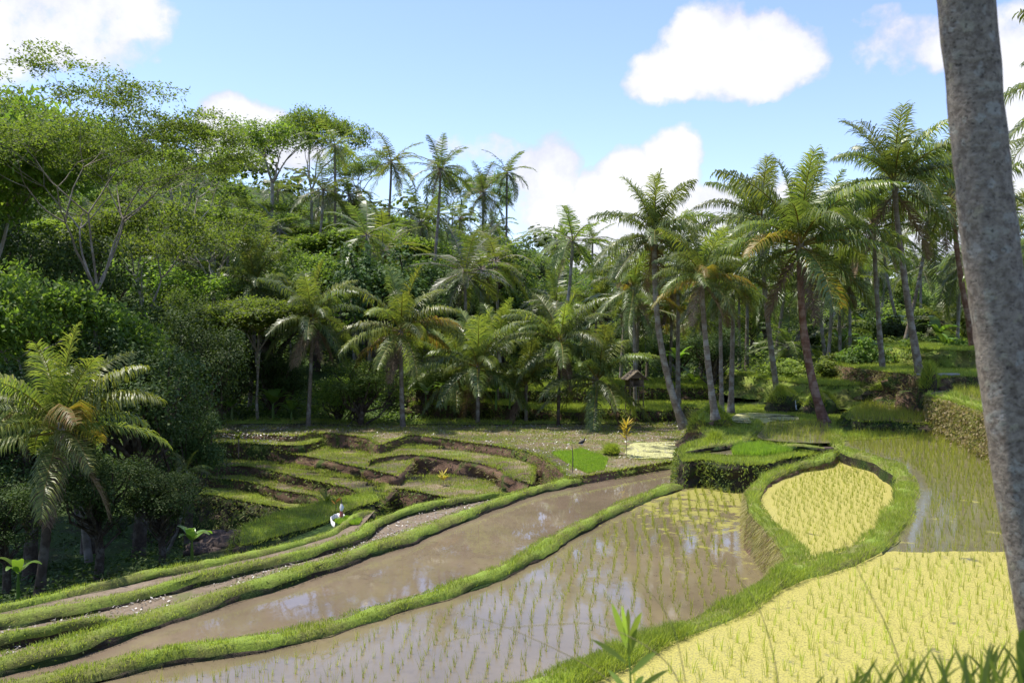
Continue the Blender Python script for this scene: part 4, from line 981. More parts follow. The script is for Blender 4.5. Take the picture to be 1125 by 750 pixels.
A(BN[0], 10, 105, 22.5, 480, 130, 8, 'dark undergrowth tree beside the trunks at left', zb=-2.8, group=GD)
A(BN[1], 10, 5, 21.5, 520, 110, 8, 'low dark tree in the bottom left shade', zb=-2.6, group=GD)
A(BN[0], 10, 175, 23.5, 500, 110, 8, 'dark leafy tree above the banana plants', zb=-2.9, group=GD)
# random hillside fill under a given skyline
SKX = [-150, 0, 60, 120, 200, 260, 300, 350, 400, 450, 500, 560, 600, 650, 700, 760, 800, 900, 1000, 1125, 1300]
SKYV = [150, 160, 190, 200, 208, 215, 225, 226, 230, 238, 248, 258, 268, 300, 312, 305, 300, 298, 292, 280, 270]
spots = [(6.6, 46.5, 4.), (6.4, 49, 3.)]
def try_spot(X, Y, rmin):
    for (a_, b_, r_) in spots:
        if math.hypot(a_-X, b_-Y) < (rmin+r_)*.5: return False
    spots.append((X, Y, rmin)); return True
cnt = 0
HT = []
for it in range(6000):
    Y = 47+88*rng.random()**.8; a_ = rng.uniform(-70, 1200)
    if cnt >= 190: break
    X = (a_-562.5)/FPX*Y
    if 440 < a_ < 900 and Y < 62: continue
    if a_ > 850 and Y < 58: continue
    z = gz(X, Y); sky = np.interp(a_, SKX, SKYV); ztop = HC+(360-sky+rng.uniform(-25, 5))*Y/FPX
    room = ztop-z
    if a_ > 880 and Y < 90: room = min(room, 3.4)
    if 560 < a_ < 760 and Y < 110: room = min(room, 5.)
    if room < 2.2: continue
    h = min(rng.uniform(7, 12.5), room); w = min(h*rng.uniform(.7, 1.), 8.5)
    if not try_spot(X, Y, w*.62): continue
    cnt += 1
    p = (X, Y, z-.1); rz = rng.uniform(0, 6.28)
    if h < 4.2: HT.append((SH[int(rng.integers(3))], p, (w/2.6*.9, w/2.6*.9, h/2.5*1.), rz, 'shrub'))
    elif rng.random() < .33 and a_ < 620: m_ = AF[int(rng.integers(3))]; HT.append((m_, p, (w*1.2/7, w*1.2/7, h/12), rz, 'feathery'))
    else: m_ = BF[int(rng.choice(5, p=[.25, .25, .15, .2, .15]))]; HT.append((m_, p, (w/8, w/8, h/10), rz, {'dark_leaf': 'dark', 'mid_leaf': 'mid', 'light_leaf': 'light'}[m_[1].materials[0].name]))
npalm = 0
for it in range(900):
    if npalm >= 42: break
    Y = 50+70*rng.random(); a_ = rng.uniform(120, 1110)
    if 560 < a_ < 760 and Y > 80: continue
    X = (a_-562.5)/FPX*Y; z = gz(X, Y); sky = np.interp(a_, SKX, SKYV)+rng.uniform(-22, 60); ztop = HC+(360-sky)*Y/FPX
    h = min(rng.uniform(9, 15), ztop-z)
    if h < 5 or not try_spot(X, Y, 3.2): continue
    npalm += 1; HT.append(('palm', (X, Y, z), rng.uniform(2.6, 3.6), h, 'palm'))
for it in range(800):       # low bushes on the bright right slope and the valley foot
    if it < 500: a_ = rng.uniform(840, 1110); Y = rng.uniform(46, 85)
    else: a_ = rng.uniform(440, 860); Y = rng.uniform(52, 80)
    if cnt >= 285: break
    X = (a_-562.5)/FPX*Y; w = rng.uniform(2., 3.6)
    if not try_spot(X, Y, w*.75): continue
    z = gz(X, Y); z = max(z, 1.9 if (Y > 55 and 440 < a_ < 850 and Y < 63) else -9); cnt += 1; h = w*rng.uniform(.55, .8)
    HT.append((SH[int(rng.choice(3, p=[.35, .5, .15]))], (X, Y, z-.15), (w/3.2, w/3.2, h/2.5), rng.uniform(0, 6.28), 'shrub'))
LM = [(66, 476, 'the young sunlit palm'), (96, 180, 'the pale fanned-out limbs'), (190, 180, 'the bare-twigged tree'), (300, 150, 'the tallest feathery pair'),
      (283, 350, 'the umbrella-shaped tree'), (343, 352, 'the grey-fronded palm'), (440, 366, 'the yellow-green palm'), (430, 190, 'the slanting skyline palm'), (484, 210, 'the tall skyline palm'),
      (557, 200, 'the ragged skyline palm'), (530, 275, 'the slope palm'), (525, 405, 'the low silvery palm'), (615, 378, 'the thin dark-trunked palm'),
      (634, 266, 'the two gap palms'), (719, 262, 'the palm bearing coconuts'), (697, 415, 'the field hut'), (771, 306, 'the mound palm'), (879, 272, 'the large leaning palm'),
      (983, 205, 'the tallest right palm'), (1010, 380, 'the upper terrace'), (1075, 300, 'the big foreground trunk'), (400, 265, 'the wide umbrella tree'), (250, 246, 'the bent-frond palm'), (656, 420, 'the short arching palm')]
LOOK = {'palm': ('slim hillside palm', 'palm tree', 'coconut_palm', 'palms on the far hillside'), 'shrub': ('low leafy bush', 'shrub', 'shrub', 'bushes on the far slope'), 'feathery': ('flat feathery tree', 'tree', 'feathery_tree', 'feathery trees on the far hillside'),
        'dark': ('dark green tree', 'tree', 'broadleaf_tree', 'rounded trees on the far hillside'), 'mid': ('rounded mid green tree', 'tree', 'broadleaf_tree', 'rounded trees on the far hillside'),
        'light': ('pale yellow-green tree', 'tree', 'broadleaf_tree', 'rounded trees on the far hillside')}
sp = [(0, HT[i]) for i in range(len(HT))]
recs = []
for _, (m_, p, s, rz, look) in sp:
    if look == 'palm': qx, qy = proj((p[0], p[1], p[2]+rz)); htop = 8.
    else: htop = {'shrub': 2.5, 'feathery': 12}.get(look, 10)*s[2]
    if look != 'palm': qx, qy = proj((p[0], p[1], p[2]+htop*.8))
    l = min(LM, key=lambda l: math.hypot(l[0]-qx, l[1]-qy)); dx, dy = qx-l[0], qy-l[1]
    rel = ('right of' if dx > 0 else 'left of') if abs(dx) > abs(dy)*1.1 else ('above' if dy < 0 else 'below')
    if math.hypot(dx, dy) < 14: rel = 'behind'
    elif math.hypot(dx, dy) > 60: rel = 'well '+rel
    size = 'small ' if htop < 5.5 and look != 'shrub' else ('tall ' if htop > 9.5 else '')
    recs.append([m_, p, s, rz, look, size+LOOK[look][0]+' '+rel+' '+l[2], qx])
from collections import defaultdict
dd_ = defaultdict(list)
for r_ in recs: dd_[r_[5]].append(r_)
ORD = ['first', 'second', 'third', 'fourth', 'fifth', 'sixth', 'seventh', 'eighth', 'ninth', 'tenth', 'eleventh', 'twelfth', 'thirteenth', 'fourteenth', 'fifteenth']
for lab, rs_ in dd_.items():
    rs_.sort(key=lambda r: r[6])
    for i, r_ in enumerate(rs_):
        lb = lab if len(rs_) == 1 else lab+', '+ORD[min(i, 14)]+' from the left'
        _, cat, nm, grp = LOOK[r_[4]]
        if r_[4] == 'palm':
            b_ = np.array(r_[1]); far_palm(b_, b_+[rng.normal()*.7, 0, r_[3]], r_[2]*FPX/b_[1]/1.2, lb, bark_='bark_pale'); continue
        place_tree(r_[0], r_[1], r_[2], r_[3], lb, cat, grp, nm)

# ------------------------------------------------------------------ undergrowth (uncountable)
UG = Acc()
def under(n, fa, fy, lsize, spread, mi, hmul=1., nl=45):
    a_ = rng.uniform(*fa, n); Y = fy[0]+(fy[1]-fy[0])*rng.random(n)**.9; X = (a_-562.5)/FPX*Y
    for x, y in zip(X, Y):
        z = gz(x, y); r = spread*rng.uniform(.5, 1.4)*(1+y/150); m = int(nl*rng.uniform(.6, 1.4)); d = unit(rng.normal(size=(m, 3))); d[:, 2] = np.abs(d[:, 2])
        C = np.array([x, y, z])+d*(r*rng.random(m)**.4)[:, None]*np.array([1, 1, .7*hmul])
        s = lsize*(1+y/100); k_ = mi if rng.random() < .8 else 0
        leaves(UG, C, d+np.array([0, 0, .8])+rng.normal(size=(m, 3))*.4, s*rng.uniform(.6, 1.4, m), s*.5*rng.uniform(.7, 1.3, m), k_)
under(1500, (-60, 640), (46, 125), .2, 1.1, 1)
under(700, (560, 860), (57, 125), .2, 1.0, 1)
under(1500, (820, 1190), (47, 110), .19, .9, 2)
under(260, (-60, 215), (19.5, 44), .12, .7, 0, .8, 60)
under(130, (215, 470), (42.5, 48), .13, .6, 1, 1.1, 60)
under(50, (190, 350), (28, 33.5), .1, .5, 1, 1., 70)
stuff(build('undergrowth', UG, [M['broad_dark'], M['broad_mid'], M['broad_light']]), 'tangled leafy undergrowth covering the forest floor and slopes', 'undergrowth')
# distant treetops beyond the ridge
DF = Acc()
for i in range(500):
    a_ = rng.uniform(-100, 1230); Y = rng.uniform(135, 210); X = (a_-562.5)/FPX*Y; z = gz(X, Y)+rng.uniform(1, 3.5)
    m = 60; d = unit(rng.normal(size=(m, 3))); d[:, 2] = np.abs(d[:, 2]); r = rng.uniform(2, 3.8)
    leaves(DF, np.array([X, Y, z])+d*(r*rng.random(m)**.3)[:, None], d+[0, 0, .5], 1.0, .7, i % 2)
stuff(build('far_wood', DF, [M['broad_dark'], M['broad_mid']]), 'far-off wooded ridge seen through the gap in the palms', 'woodland')

# ------------------------------------------------------------------ banana plants
def banana_meshes(seed, nl=7, H=1.6):
    g = np.random.default_rng(seed); st = Acc(); tube(st, [[0, 0, -.1], [0, 0, H*.3], [.02, 0, H*.55]], [.07, .06, .03], 8)
    lv = []
    for i in range(nl):
        a = Acc(); q = i*2.4+g.normal()*.3; e = R(g.uniform(35, 80)); L = H*g.uniform(.55, .8); n = 9; s = np.linspace(0, 1, n); th = e-s**1.5*R(g.uniform(50, 100))
        x = np.cumsum(np.cos(th))*L/n; z = H*.5+np.cumsum(np.sin(th))*L/n; w = np.sin(np.pi*np.clip(s*.9+.08, 0, 1))**.6*L*.16*(s > .1)+.008
        c, sn = math.cos(q), math.sin(q); V = []
        for k in range(n):
            for sd, up in ((-1, .25), (0, 0), (1, .25)):
                V.append((x[k]*c-sd*w[k]*sn, x[k]*sn+sd*w[k]*c, z[k]+up*w[k]+g.normal()*.004))
        F = []
        for k in range(n-1): F += [[k*3, k*3+1, k*3+4, k*3+3], [k*3+1, k*3+2, k*3+5, k*3+4]]
        a.add(V, F); lv.append(build('leaf', a, M['banana'], link=False, smooth=True))
    return build('stem', st, M['banana'], link=False, smooth=True), lv
BA = [banana_meshes(61), banana_meshes(62, 6), banana_meshes(63, 8)]
def banana(px, py, Y, s, label, group='banana plants'):
    p = at(px, py, Y); root = empty('banana_plant', tuple(p), rng.uniform(0, 6.28)); root.scale = (s, s, s); st, lv = random.choice(BA)
    inst('stem', st, root)
    for l in lv: inst('leaf', l, root)
    tag(root, label, 'banana plant', group)
banana(211, 616, 20, .55, 'small bright banana plant with upright leaves beside the lowest bank at left')
banana(20, 655, 19, .6, 'banana plant at the bottom left edge of the forest')
for k, (px, Y, s, lb) in enumerate([(232, 43, 1.1, 'banana plant at the left corner of the field'), (255, 43.5, 1.2, 'banana plant left of the umbrella tree trunk'), (300, 44, 1.2, 'banana plant right of the umbrella tree trunk'), (320, 43.5, 1., 'banana plant beside the grey-fronded palm'),
        (545, 43.2, 1., 'banana plant right of the low silvery palm'), (490, 43., .9, 'banana plant left of the low silvery palm'), (560, 43.4, .8, 'small banana plant before the dark terrace wall'), (468, 43, .8, 'banana plant right of the yellow-green palm'),
        (745, 50, 1.2, 'banana plant right of the field hut'), (762, 52, 1.4, 'sunlit banana plant behind the curved pale trunk'), (950, 52, 1.5, 'banana plant on the slope left of the slim leaning trunk'), (1030, 55, 1.6, 'banana plant on the slope behind the tallest palm'),
        (925, 60, 1.6, 'banana plant high on the bright slope'), (985, 64, 1.8, 'large banana plant between two palm trunks on the slope'), (955, 70, 1.9, 'banana plant near the top of the bright slope'), (1040, 47, 1.2, 'banana plant above the upper terrace wall')]):
    x = (px-562.5)/FPX*Y; z = gz(x, Y)
    if 440 < px < 760 and Y < 53: z = -.05 if Y < 46.5 else 1.05
    banana(px, proj((x, Y, z))[1], Y, s, lb)

# ------------------------------------------------------------------ hut
hb = at(697, 432, 44.4); hut = empty('field_hut', tuple(hb), R(12)); hut.scale = (.85,)*3; tag(hut, 'small weathered field hut with a pitched thatch roof on stilts among the trees', 'hut')
for sx in (-.42, .42):
    for sy in (-.4, .4):
        a = Acc(); tube(a, [[sx, sy, -1.3], [sx, sy, 1.0]], .035, 6); build('post', a, M['wood'], hut)
a = Acc(); box(a, (0, 0, .45), (1., .95, .05)); build('floor', a, M['wood'], hut)
for bc, bs in (((0, .38, .75), (.84, .03, .54)), ((-.42, .05, .68), (.03, .6, .4)), ((.28, -.4, .68), (.26, .03, .42)), ((-.3, -.4, .62), (.2, .03, .3))):
    a = Acc(); box(a, bc, bs); build('wall_panel', a, M['wood'], hut)
a = Acc()
a.add([[-.68, -.62, .88], [0, -.66, 1.42], [.68, -.62, .88], [-.68, .62, .88], [0, .62, 1.42], [.68, .62, .88], [-.68, -.6, .82], [0, -.64, 1.35], [.68, -.6, .82], [-.68, .6, .82], [0, .6, 1.35], [.68, .6, .82]],
      [[0, 1, 4, 3], [1, 2, 5, 4], [6, 9, 10, 7], [7, 10, 11, 8], [0, 6, 7, 1], [1, 7, 8, 2], [3, 4, 10, 9], [4, 5, 11, 10], [0, 3, 9, 6], [2, 8, 11, 5]])
blades(a, np.column_stack([rng.uniform(-.66, .66, 900), rng.uniform(-.6, .6, 900), np.zeros(900)])+0, .001, .001)
V = a.V[-1]
roof = Acc(); roof.add(a.V[0], a.F[0][0]); m = 900; u = rng.uniform(-1, 1, m); v = rng.uniform(-.62, .62, m)
leaves(roof, np.column_stack([u*.66, v, 1.42-np.abs(u)*.53+.01]), np.column_stack([np.sign(u)*.5, np.zeros(m), np.ones(m)])+rng.normal(size=(m, 3))*.2, .16, .05, 0, np.column_stack([np.sign(u), np.zeros(m), -.8*np.ones(m)])); build('roof', roof, M['thatch'], hut)
a = Acc(); a.add([[-.5, -.45, .95], [.5, -.45, .95], [0, -.45, 1.34]], [[0, 1, 2]]); a.add([[-.5, -.43, .95], [.5, -.43, .95], [0, -.43, 1.34]], [[0, 2, 1]]); build('gable', a, M['wood'], hut)
# bird in the stubble
bp = gp(639, 490, -.86); bird = empty('bird', tuple(bp), R(20)); tag(bird, 'small black and white bird standing on the stubble field', 'bird')
a = Acc(); tube(a, [[-.16, 0, .13], [-.08, 0, .15], [0, 0, .17], [.08, 0, .2], [.12, 0, .26], [.14, 0, .31], [.17, 0, .33]], [.008, .05, .075, .06, .03, .03, .012], 10); build('body', a, M['black'], bird, True)
a = Acc(); tube(a, [[-.06, 0, .09], [0, 0, .1], [.07, 0, .13]], [.02, .05, .02], 8); build('belly', a, M['white'], bird, True)
for s_ in (-.02, .02):
    a = Acc(); tube(a, [[0, s_, 0], [0, s_, .12]], .006, 5); build('leg', a, M['wood'], bird)
a = Acc(); tube(a, [[.165, 0, .33], [.215, 0, .32]], [.01, .003], 5); build('beak', a, M['orange'], bird)
# shrine pole with cloth, white sheet round the nursery
sp_ = gp(375, 571, -1.4); sh = empty('shrine_pole', tuple(sp_)); tag(sh, 'short bent pole wrapped in white and faded red cloth beside the tiny nursery bed', 'shrine pole')
a = Acc(); tube(a, [[0, 0, -.2], [0, 0, .35], [.01, 0, .5], [0, 0, .6], [-.05, 0, .64]], [.02, .018, .014, .01, .006], 7); build('pole', a, M['wood'], sh)
a = Acc(); tube(a, [[0, 0, .27], [.01, 0, .36], [0, 0, .46]], [.05, .055, .02], 9, 0, True, .006); build('cloth', a, M['white'], sh)
a = Acc(); tube(a, [[0, 0, .1], [.005, 0, .2], [0, 0, .27]], [.06, .055, .035], 9, 0, True, .006); build('sash', a, M['pink'], sh)
a = Acc(); box(a, (.0, -.02, .03), (.2, .16, .06)); build('base', a, M['stone'], sh)
wb = smoothline(np.array([gp(x_, y_, -1.4) for x_, y_ in [(379, 568), (370, 567), (364, 570), (364, 574), (368, 578)]]), .06)
a = Acc(); Hh = .09; n = len(wb); V = np.concatenate([wb-[0, 0, .05], wb+[0, 0, Hh]+rng.normal(size=(n, 3))*.012, wb+[.01, .03, Hh-.02], wb+[.01, .03, -.05]]); i = np.arange(n-1)
for k in range(3): a.add(V, np.stack([i+k*n, i+1+k*n, i+1+(k+1)*n, i+(k+1)*n], 1)) if k == 0 else a.F.append((np.stack([i+k*n, i+1+k*n, i+1+(k+1)*n, i+(k+1)*n], 1), 0))
tag(build('plastic_edging', a, M['white']), 'curved strip of white plastic edging round the tiny nursery bed', 'edging')
# ti plant with orange flowers next to it
def bush(name, p, n, L, W, mname, label, cat, h=.4, stem='wood', group=None):
    root = empty(name, tuple(p)); tag(root, label, cat, group); st = Acc(); lf = Acc()
    tube(st, [[0, 0, -.05], [.01, 0, h*.5], [0, .01, h]], [.012, .01, .006], 5); build('stem', st, M[stem], root)
    q = rng.uniform(0, 6.28, n); e = rng.uniform(.2, 1.2, n); d = np.column_stack([np.cos(q)*np.cos(e), np.sin(q)*np.cos(e), np.sin(e)]); C = np.column_stack([np.zeros(n), np.zeros(n), h*rng.uniform(.45, 1.05, n)])+d*L/2
    nrm = np.column_stack([-d[:, 0]*d[:, 2], -d[:, 1]*d[:, 2], 1-d[:, 2]**2]); leaves(lf, C, nrm, L, W, 0, d); build('foliage', lf, M[mname], root); return root
bush('sapling', gp(688, 501, -.86)+[0, 0, 0], 40, .4, .08, 'yellow_leaf', 'slim sapling with bright yellow leaves at the edge of the pale pond', 'sapling', 1.2)
bush('sapling', gp(487, 533, -1.88), 16, .35, .08, 'yellow_leaf', 'small plant with yellow upright leaves on the sunken terrace', 'plant', .4)
bush('sapling', gp(369, 560, -1.6), 12, .25, .07, 'orange', 'small orange-flowered plant beside the shrine pole', 'plant', .3)
bush('sapling', gp(358, 558, -2.0), 26, .5, .07, 'broad_light', 'spiky silvery plant left of the shrine pole', 'plant', .3)
bush('shrub', gp(262, 486, -1.2), 30, .3, .12, 'broad_light', 'small leafy shrub on the grassy corner of the left field', 'shrub', .3)
a = Acc(); tube(a, [[0, 0, -.2], [.01, 0, .5], [-.02, 0, .95]], [.018, .015, .01], 6); st = build('bamboo_stake', a, M['wood']); st.location = gp(629, 519, -.88); tag(st, 'thin bamboo stake beside the bright green nursery patch', 'stake')
a = Acc(); tube(a, [[0, 0, -.2], [.01, 0, .3], [0, 0, .6]], [.03, .028, .02], 6); st = build('wooden_stump', a, M['wood']); st.location = gp(262, 497, -1.5); tag(st, 'short wooden post on the upper left terrace', 'post')
# dry fronds lying over the terrace walls
for (x_, y_, z_, rz_, s_, lb) in ((548, 511, -1.1, 2.6, .85, 'dry brown palm frond curled over the terrace wall'), (572, 524, -1.2, 3.0, .95, 'dry brown palm frond drooping over the end of the terrace wall')):
    o = inst('dry_frond', build('dry_frond', frond_acc(R(20), R(120), 40, 7, .14, .02, 2, droopl=1.2), [M['palm_dead'], M['palm_dead']], link=False), None, tuple(gp(x_, y_, z_)+np.array([.4, 0, .08])), (0, 0, rz_), (s_,)*3); tag(o, lb, 'dry frond')
a_ = inst('dry_frond', build('dry_frond', frond_acc(R(12), R(40), 34, 9, .16, .02, 2, droopl=.8), [M['palm_dead'], M['palm_dead']], link=False), None, tuple(at(228, 527, 30)), (0, 0, R(170)), (1.3,)*3); tag(a_, 'pale dry frond sticking out of the dark trees over the left terraces', 'dry frond')
# trickles of water
def fall(px, y0, y1, Y, w, label):
    a = Acc(); p = at(px, y0, Y); q = at(px, y1, Y); n = 10; t_ = np.linspace(0, 1, n)
    for k in range(4):
        ox = (k-1.5)*w/3; P = np.column_stack([p[0]+ox+.02*np.sin(t_*7+k), p[1]-.06-.14*t_**.5+0*t_, p[2]+(q[2]-p[2])*t_**1.3]); tube(a, P, np.linspace(.4, .8, n)*min(w/3, .02)*(.7+.5*rng.random()), 5, 0, True, .004)
    box(a, (q[0], q[1]-.25, q[2]+.012), (w*1.6, .2, .012))
    tag(build('water_trickle', a, M['fall'], smooth=True), label, 'water trickle')
fall(790, 508, 533, 27.6, .09, 'thin white trickle falling from the nursery block into the flooded paddy')
fall(873, 440, 449, 38.1, .02, 'white trickle of water falling between the two dark mounds')
fall(817, 478, 490, 31.8, .06, 'short trickle at the right foot of the earth mound')
fall(1022, 471, 480, 32.2, .1, 'small trickle at the foot of the mossy terrace wall')
# rocks by the left bank
for k, (x_, y_, s_, lb) in enumerate([(228, 603, .45, 'dark layered rock at the left foot of the terraces'), (248, 596, .5, 'largest dark layered rock below the left terraces'), (262, 588, .35, 'dark rock nearest the green slope'), (232, 588, .35, 'dark rock on top of the layered rocks')]):
    a = Acc(); nu, nv = 18, 10; V = []
    for j in range(nv):
        v = j/(nv-1)*math.pi
        for i in range(nu):
            u = i/nu*2*math.pi; d = np.array([math.sin(v)*math.cos(u)*1.6, math.sin(v)*math.sin(u), math.cos(v)*.45]); f = 1+.35*noise.noise(Vector(d*1.7)+Vector((k*5, 0, 0)))+.12*noise.noise(Vector((d[0]*3, d[1]*3, d[2]*14)))
            V.append(d*f*s_)
    i = np.arange(nv-1)[:, None]*nu; j = np.arange(nu)[None]; kk = (j+1) % nu
    a.add(V, np.stack([i+j, i+nu+j, i+nu+kk, i+kk], 2).reshape(-1, 4)); o = build('rock', a, M['rock']); o.location = at(x_, y_, 24.5+k*.3); tag(o, lb, 'rock', 'dark rocks below the left terraces')
# concrete lip of the channel on the upper terrace
a = Acc(); box(a, (0, 0, 0), (1.7, .3, .1)); o = build('stone_channel', a, M['stone']); o.location = at(1015, 413, 36.2)+np.array([.6, 0, 0]); o.location.z = 2.02; tag(o, 'pale stone lip of a water channel along the upper terrace', 'channel')
a = Acc(); box(a, (0, 0, 0), (.5, .25, .08)); o = build('stone_slab', a, M['rock']); o.location = gp(913, 493, -.05)+np.array([0, 0, .02]); tag(o, 'flat stone slab at the inlet of the oval duckweed paddy', 'slab')

# ------------------------------------------------------------------ foreground plants
def lance(acc, base, tip, w, sag, nrm=(0, -.5, 1)):
    n = 7; s = np.linspace(0, 1, n); base = np.array(base); tip = np.array(tip); P = base+(tip-base)*s[:, None]; P[:, 2] += np.sin(s*np.pi*.5)*sag-sag*s**2
    d = unit(tip-base); b = unit(np.cross(d, np.array(nrm))); ww = np.sin(np.pi*np.clip(s*.93+.05, 0, 1))**.8*w/2
    V = np.concatenate([P-b*ww[:, None], P+[0, 0, -.15*w], P+b*ww[:, None]]); i = np.arange(n-1)
    acc.add(V, np.concatenate([np.stack([i, i+1, i+n+1, i+n], 1), np.stack([i+n, i+n+1, i+2*n+1, i+2*n], 1)]))
fb = at(694, 900, 4.1); fb[2] = gz(fb[0], 4.1)
sap = empty('sapling', tuple(fb)); tag(sap, 'blurred green shoot with narrow upright leaves at the bottom centre', 'plant')
top = at(690, 700, 4.1)-fb; a = Acc(); tube(a, [[0, 0, -.05], top*.5+[.01, 0, 0], top], [.007, .006, .003], 6); build('stem', a, M['front_leaf'], sap)
for i, (tx, ty, bx, by, w) in enumerate([(672, 662, 688, 710, .028), (705, 672, 691, 705, .026), (690, 668, 690, 700, .02), (650, 702, 688, 728, .022), (722, 715, 693, 740, .028), (707, 742, 696, 760, .026), (735, 735, 695, 762, .022), (668, 735, 692, 765, .024), (683, 664, 689, 705, .018), (700, 690, 690, 722, .03)]):
    a = Acc(); lance(a, at(bx, by, 4.1)-fb, at(tx, ty, 4.1+rng.uniform(-.12, .12))-fb, w*1.15, .02, (0, -1, .3)); build('leaf', a, M['front_leaf'], sap)
FG = Acc()
for i in range(130):
    px = rng.uniform(905, 1140) if i < 95 else rng.uniform(600, 1140); Y = rng.uniform(2.7, 4.2)
    lim = np.interp(px, [600, 880, 960, 1060, 1125], [752, 745, 722, 702, 700]); ty = lim+abs(rng.normal())*26
    tip = at(px, ty, Y); L_ = rng.uniform(.16, .34); q = rng.uniform(-1, 1); bs = tip-np.array([q*.16, rng.uniform(-.08, .08), L_])
    lance(FG, bs, tip, rng.uniform(.008, .018), .04, (0, -1, .4))
for i in range(900):
    x = rng.uniform(-3.5, 5); y = rng.uniform(1.5, 5.2); z = gz(x, y); h = rng.uniform(.15, .42); 
    tp = np.array([x+rng.normal()*.12, y+rng.normal()*.1, z+h]); q = proj(tp)
    if q[1] < np.interp(q[0], [0, 600, 900, 1125], [765, 752, 725, 700]): continue
    lance(FG, [x, y, z], tp, rng.uniform(.006, .014), .03, (0, -1, .4))
stuff(build('foreground_grass', FG, M['front_leaf']), 'blurred tall grass blades along the bottom edge in front of the yellow paddy', 'grass')
a = Acc(); 
for (tx, ty, w) in ((1122, 690, .1), (1118, 735, .09), (1135, 712, .1)): lance(a, at(1140, 770, 3.4), at(tx, ty, 3.4), w*.9, .03, (0, -1, .2))
tag(build('broad_leaved_plant', a, M['broad_mid']), 'broad dark leaves at the bottom right corner', 'plant')
for k, pts in enumerate([[(470, 712), (540, 692), (600, 686), (665, 688)], [(760, 790), (740, 690), (705, 640), (670, 600)][:3], [(1000, 760), (975, 690), (950, 640), (925, 590)], [(860, 790), (850, 720), (830, 660), (795, 620)], [(700, 790), (660, 740), (560, 690), (500, 672)]]):
    Yk = 3.4+k*.15; Pk = smoothline(np.array([at(a_, b_, Yk) for a_, b_ in pts]), .04); 
    if k == 0: Pk = smoothline(np.array([at(760, 800, Yk), at(735, 730, Yk), at(665, 688, Yk), at(600, 686, Yk), at(540, 692, Yk), at(478, 708, Yk)]), .04)
    q = Pk[0].copy(); q[2] = gz(q[0], q[1])-.02; Pk = np.concatenate([[q], Pk]); a = Acc(); tube(a, Pk, np.linspace(.0028, .001, len(Pk)), 4)
    tag(build('grass_stem', a, M['grass_dry']), ['long bent straw-coloured grass stem arching over the flooded paddy', 'dry grass stem rising right of the bottom shoot', 'dry grass stem before the duckweed paddy near the big trunk', 'dry grass stem between the shoot and the duckweed paddy', 'thin dry stem leaning left from the bottom shoot'][k], 'grass stem', 'dry grass stems in the foreground')

# ------------------------------------------------------------------ sky
w = bpy.data.worlds.new('World'); scene.world = w; w.use_nodes = True; nt = w.node_tree; nt.nodes.clear(); b = NB(nt)
sky = b.n('ShaderNodeTexSky', sky_type='NISHITA', sun_disc=False, sun_elevation=SUN_EL, sun_rotation=SUN_AZ)
sky.air_density = 1.0; sky.dust_density = .4; sky.ozone_density = 1.2
D = b.n('ShaderNodeTexCoord').outputs['Generated']
def vm(op, a_, c_=None, out=0):
    o = b.n('ShaderNodeVectorMath', operation=op); b.set(o.inputs[0], a_)
    if c_ is not None: b.set(o.inputs[1], c_)
    return o.outputs[out]
wr = b.noise(D, 6, 5, .6, 1)
Dw = vm('ADD', D, vm('MULTIPLY', vm('SUBTRACT', wr, (.5, .5, .5)), (.09, .09, .09)))
CL = [(50, 18, 105, 48, 1.), (120, 8, 70, 34, 1.), (0, 45, 60, 50, .8), (272, 138, 46, 40, 1.3), (300, 165, 60, 30, 1.1), (250, 165, 26, 22, 1.), (590, 195, 42, 55, .75), (535, 156, 55, 18, .5), (600, 240, 32, 32, .9),
      (655, 235, 40, 42, 1.15), (700, 215, 46, 42, 1.2), (742, 190, 32, 40, 1.25), (700, 270, 70, 50, 1.1), (770, 235, 60, 32, 1.), (735, 80, 42, 34, .95), (785, 55, 62, 52, 1.25), (840, 55, 62, 52, 1.25), (880, 60, 36, 34, 1.), (830, 95, 70, 18, .7),
      (1000, 55, 48, 34, .85), (968, 22, 22, 14, .5), (1110, 50, 50, 50, .8), (1120, 170, 50, 60, .95), (1140, 110, 60, 60, .8), (680, 290, 90, 34, 1.), (820, 240, 60, 40, .9), (900, 260, 70, 50, .9), (1000, 260, 90, 50, .8), (180, 30, 20, 14, .35),
      (-300, 100, 200, 80, 1.), (1500, 120, 200, 90, 1.), (-700, -100, 300, 120, 1.), (2200, -200, 400, 160, 1.), (600, -900, 400, 200, 1.), (560, -330, 330, 90, .9), (250, -420, 200, 80, .8)]
tot = None
for (px, py, rx, ry, s) in CL:
    d = unit(ray(px, py)[None])[0]; sc = FPX/np.linalg.norm(ray(px, py)); right = unit(np.array([[d[1], -d[0], 0]]))[0]; up = np.cross(right, d)
    df = vm('SUBTRACT', Dw, tuple(d)); a_ = vm('DOT_PRODUCT', df, tuple(right*FPX/rx/sc*.9), 1); c_ = vm('DOT_PRODUCT', df, tuple(up*FPX/ry/sc*.9), 1); e_ = vm('DOT_PRODUCT', D, tuple(d), 1)
    r2 = b.math('ADD', b.math('MULTIPLY', a_, a_), b.math('MULTIPLY', c_, c_)); v = b.math('MULTIPLY', b.math('SUBTRACT', 1.35, r2, True), s)
    v = b.math('MULTIPLY', v, b.math('GREATER_THAN', e_, .2))
    tot = v if tot is None else b.math('MAXIMUM', tot, v)
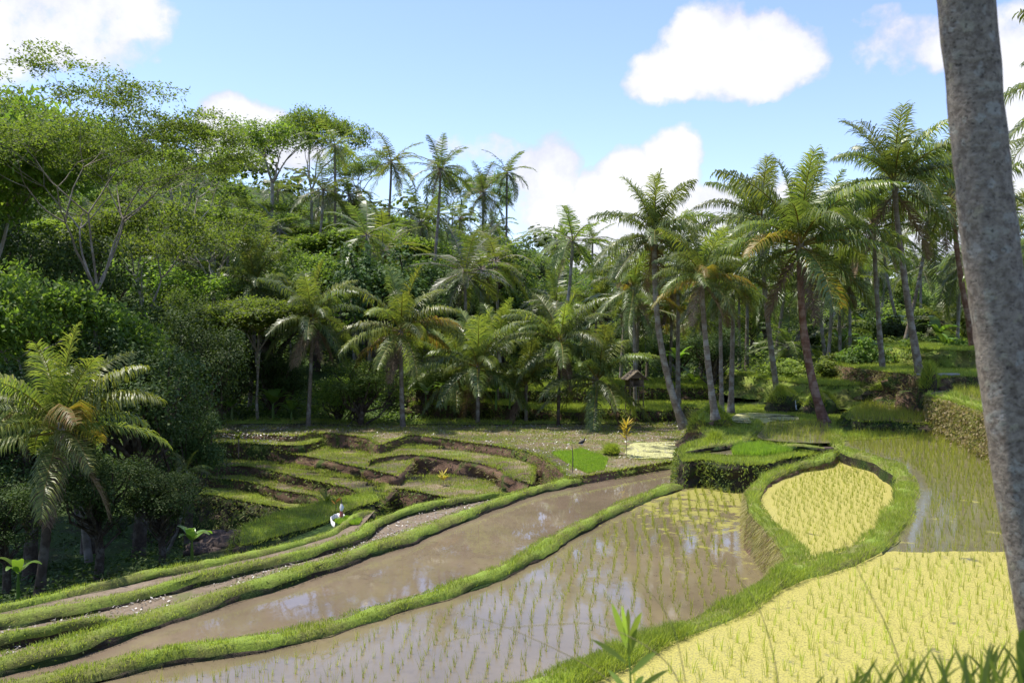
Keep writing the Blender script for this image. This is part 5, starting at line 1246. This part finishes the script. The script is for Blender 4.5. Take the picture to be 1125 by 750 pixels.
n1 = b.noise(D, 9, 9, .62); n2 = b.noise(D, 22, 8, .65)
dens = b.math('ADD', b.math('MULTIPLY', tot, .95), b.math('ADD', b.math('MULTIPLY', b.math('SUBTRACT', n1, .5), 2.), b.math('MULTIPLY', b.math('SUBTRACT', n2, .5), 1.1)))
dens = b.math('MULTIPLY', dens, b.ramp(tot, [(0., 0.), (.12, 1.)]))
al = b.ramp(dens, [(.3, 0.), (.72, 1.)])
shade = b.noise(vm('ADD', D, (0, 0, .03)), 7, 6, .6)
ccol = b.mix(b.ramp(b.math('ADD', b.math('MULTIPLY', shade, .6), b.math('MULTIPLY', dens, .35)), [(.42, 0.), (.72, 1.)]), (3.0, 3.15, 3.8), (4.5, 4.55, 4.75))
cmix = b.mix(al, b.mix(1., sky.outputs[0], (.96, .93, 1.08), 'MULTIPLY'), ccol)
bg = b.n('ShaderNodeBackground'); b.set(bg.inputs[0], cmix); bg.inputs[1].default_value = .142
b.set(b.n('ShaderNodeOutputWorld').inputs[0], bg.outputs[0])
ld = bpy.data.lights.new('sun', 'SUN'); ld.energy = 4.2; ld.angle = R(.53); ld.color = (1, .95, .86)
lo = bpy.data.objects.new('sun', ld); col.objects.link(lo); lo.rotation_euler = Vector(SUN).to_track_quat('Z', 'Y').to_euler(); lo.location = (0, 0, 60)
# ------------------------------------------------------------------ camera
cd = bpy.data.cameras.new('camera'); cam = bpy.data.objects.new('camera', cd); col.objects.link(cam); scene.camera = cam
cd.sensor_width = 36; cd.lens = 30; cd.clip_end = 8000; cd.clip_start = .1; cam.location = (0, 0, HC); cam.rotation_euler = (R(90)-PITCH, 0, 0)
cd.dof.use_dof = True; cd.dof.focus_distance = 24; cd.dof.aperture_fstop = 2.4
scene.view_settings.view_transform = 'Standard'; scene.view_settings.look = 'None'; scene.view_settings.gamma = 1; scene.view_settings.exposure = .8
scene.render.resolution_x = 1024; scene.render.resolution_y = 682
scene.cycles.max_bounces = 4; scene.cycles.diffuse_bounces = 2; scene.cycles.transparent_max_bounces = 4
print('THINGS', len(THINGS))
